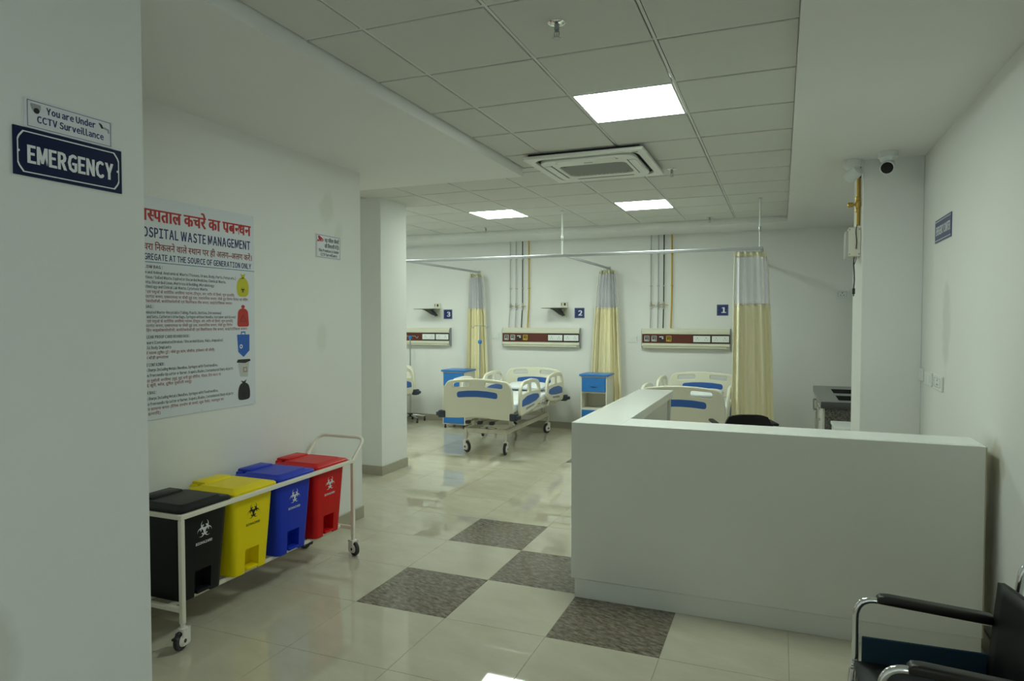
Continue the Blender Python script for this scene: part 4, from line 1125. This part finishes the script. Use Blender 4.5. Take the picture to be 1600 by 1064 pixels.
def junction_box():
    t = thing('junction_box', 'cream metal junction box with dangling black lead on the pilaster', 'junction box', (.58, 5.97, 2.19))
    obj('case', MB().rbox(-.085, -.0005, 0, .19, .0, .235, .004, 1), 'panel_beige', t)
    obj('cover', MB().rbox(-.09, -.002, -.006, -.0003, .004, .231, .002, 1), 'cabinet_cream', t)
    obj('side_cover', MB().rbox(-.108, -.0855, .03, .17, -.015, .21, .004, 1), 'picture_grey', t)
    for x in (-.08, -.012):
        for z in (.02, .215): obj('screw', MB().lathe([(.0,-.0095),(.005,-.009),(.005,-.0062)], 8, 'y', (x, 0, z)), 'grey_plastic', t)
    obj('lead', MB().tube(bend([(-.030,-.012,.25),(-.038,-.013,.20),(-.030,-.013,.12),(-.034,-.013,.06)], .03), .0035, 6).tube(bend([(-.045,-.004,-.0015),(-.05,-.006,-.05),(-.044,-.006,-.12),(-.042,-.006,-.20),(-.046,-.006,-.25)], .05), .005, 6).tube(bend([(-.030,-.004,-.0015),(-.036,-.006,-.04),(-.048,-.006,-.07)], .02), .003, 5), 'rubber', t)
    obj('plug', MB().rbox(-.056, -.036, -.016, .004, -.30, -.25, .006, 2).tube([(-.046,-.006,-.30),(-.046,-.006,-.315)], .004, 6), 'rubber', t)
junction_box()
def brass_pipe(x, y, label, valve):
    t = thing('supply_pipe', label, 'pipe', (x, y, 2.44), 0, 'brass pipes on the pilaster')
    obj('tube', MB().tube([(0, 0, 0), (0, 0, SOF-2.44-.001)], .0105, 10), 'brass', t)
    if valve:
        obj('valve', MB().lathe([(.014,.10),(.019,.105),(.019,.13),(.014,.135),(.022,.15),(.022,.175),(.014,.19),(.019,.195),(.019,.22),(.014,.225)], 10), 'brass', t)
        obj('tap', MB().lathe([(.012,-.075),(.020,-.070),(.020,-.035),(.010,-.030),(.010,0)], 10, 'x', (0, 0, .163)), 'brass', t)
    else:
        obj('tape', MB().lathe([(.0125,.38),(.0135,.40),(.0125,.47)], 10), 'rubber', t)
brass_pipe(.556, 5.985, 'brass supply pipe with valve above the junction box', True)
brass_pipe(.568, 6.03, 'plain taped brass pipe beside the valved one on the pilaster', False)

# ================================================================== WHEELCHAIR
def wheelchair():
    t = thing('wheelchair', 'black and chrome wheelchair with navy side guards in front of the counter', 'wheelchair', (.512, 2.47, 0), PI + .04)
    # local: +x forward, y across
    for s in (-1, 1):
        y = s*.255
        obj('arm_tube', MB().tube(bend([(.235,y,.16),(.235,y,.675),(-.235,y,.640)], .075, 8), .0125, 12), 'chrome', t)
        obj('armrest', MB().loft([[(x, y + py_*k, .664 + .072*(x-.17) + pz*kz) for py_, pz in rrect(-.024,.024,.0,.034,.012,4)] for x, k, kz in ((.168,.75,.6),(.158,.95,.9),(.13,1,1),(-.15,1,1),(-.185,.95,.95),(-.20,.7,.7))]).mesh('armrest', 60), 'arm_pad', t)
        obj('back_post', MB().tube(bend([(-.225,y,.12),(-.225,y,.50),(-.275,y,.86),(-.37,y,.875)], .06, 8), .0125, 12), 'chrome', t)
        obj('grip', MB().tube([(-.345,y,.874),(-.44,y,.872)], .017, 12), 'rubber', t)
        obj('lower_tube', MB().tube([(.235,y,.175),(-.225,y,.175)], .011, 10), 'chrome', t)
        obj('seat_tube', MB().tube([(.25,y*.94,.435),(-.225,y*.94,.435)], .011, 10), 'chrome', t)
        obj('side_guard', MB().rbox(-.20, .215, y-.006*s-.004, y-.006*s+.004, .40, .535, .003, 1), 'seat_navy', t)
        w = obj('rear_wheel', MB().lathe([(.15,-.014),(.185,-.016),(.20,-.008),(.20,.008),(.185,.016),(.15,.014)], 36, 'y', (-.19, s*.30, .2005)), 'rubber', t)
        obj('spoke_disc', MB().lathe([(.02,-.02),(.05,-.014),(.155,-.008),(.155,.008),(.05,.014),(.02,.02)], 30, 'y', (-.19, s*.30, .2005)), 'grey_plastic', w)
        c = obj('front_castor', MB().rbox(.20,.26,y-.022,y-.017,.07,.165,.002,1).rbox(.20,.26,y+.017,y+.022,.07,.165,.002,1).rbox(.205,.255,y-.02,y+.02,.155,.168,.002,1), 'steel', t)
        obj('wheel', MB().lathe([(.05,-.012),(.072,-.012),(.078,0),(.072,.012),(.05,.012)], 24, 'y', (.225, y, .0785)).lathe([(.012,-.014),(.05,-.008),(.05,.008),(.012,.014)], 16, 'y', (.225, y, .0785)), 'rubber', c)
        obj('leg_rest', MB().tube(bend([(.247,y*.9,.42),(.262,y*.9,.28),(.36,y*.9,.12)], .05), .010, 10), 'chrome', t)
        obj('foot_plate', MB().rbox(.33, .47, y*.9-.10 if s > 0 else y*.9-.01, y*.9+.01 if s > 0 else y*.9+.10, .095, .108, .004, 1), 'rubber', t)
    rows = [[(x, -.235 + .47*j/12, .448 - .022*math.sin(PI*j/12)*(1-.3*abs(x)) ) for j in range(13)] for x in [-.21 + .45*i/6 for i in range(7)]]
    o = obj('seat', MB().grid(rows).mesh('seat', 60), 'seat_black', t); o.modifiers.new('s', 'SOLIDIFY').thickness = .02
    rows = [[(-.190 - .030*max(0, (z-.48)/.34) - .03*math.sin(PI*j/12), -.243 + .486*j/12, z) for j in range(13)] for z in [.44 + .35*i/8 for i in range(9)]]
    o = obj('backrest', MB().grid(rows).mesh('backrest', 60), 'leatherette', t); o.modifiers.new('s', 'SOLIDIFY').thickness = .022
    obj('cross_brace', MB().tube([(.03,-.24,.18),(.03,.24,.43)], .010, 8).tube([(.005,.24,.18),(.005,-.24,.43)], .010, 8), 'chrome', t)
wheelchair()
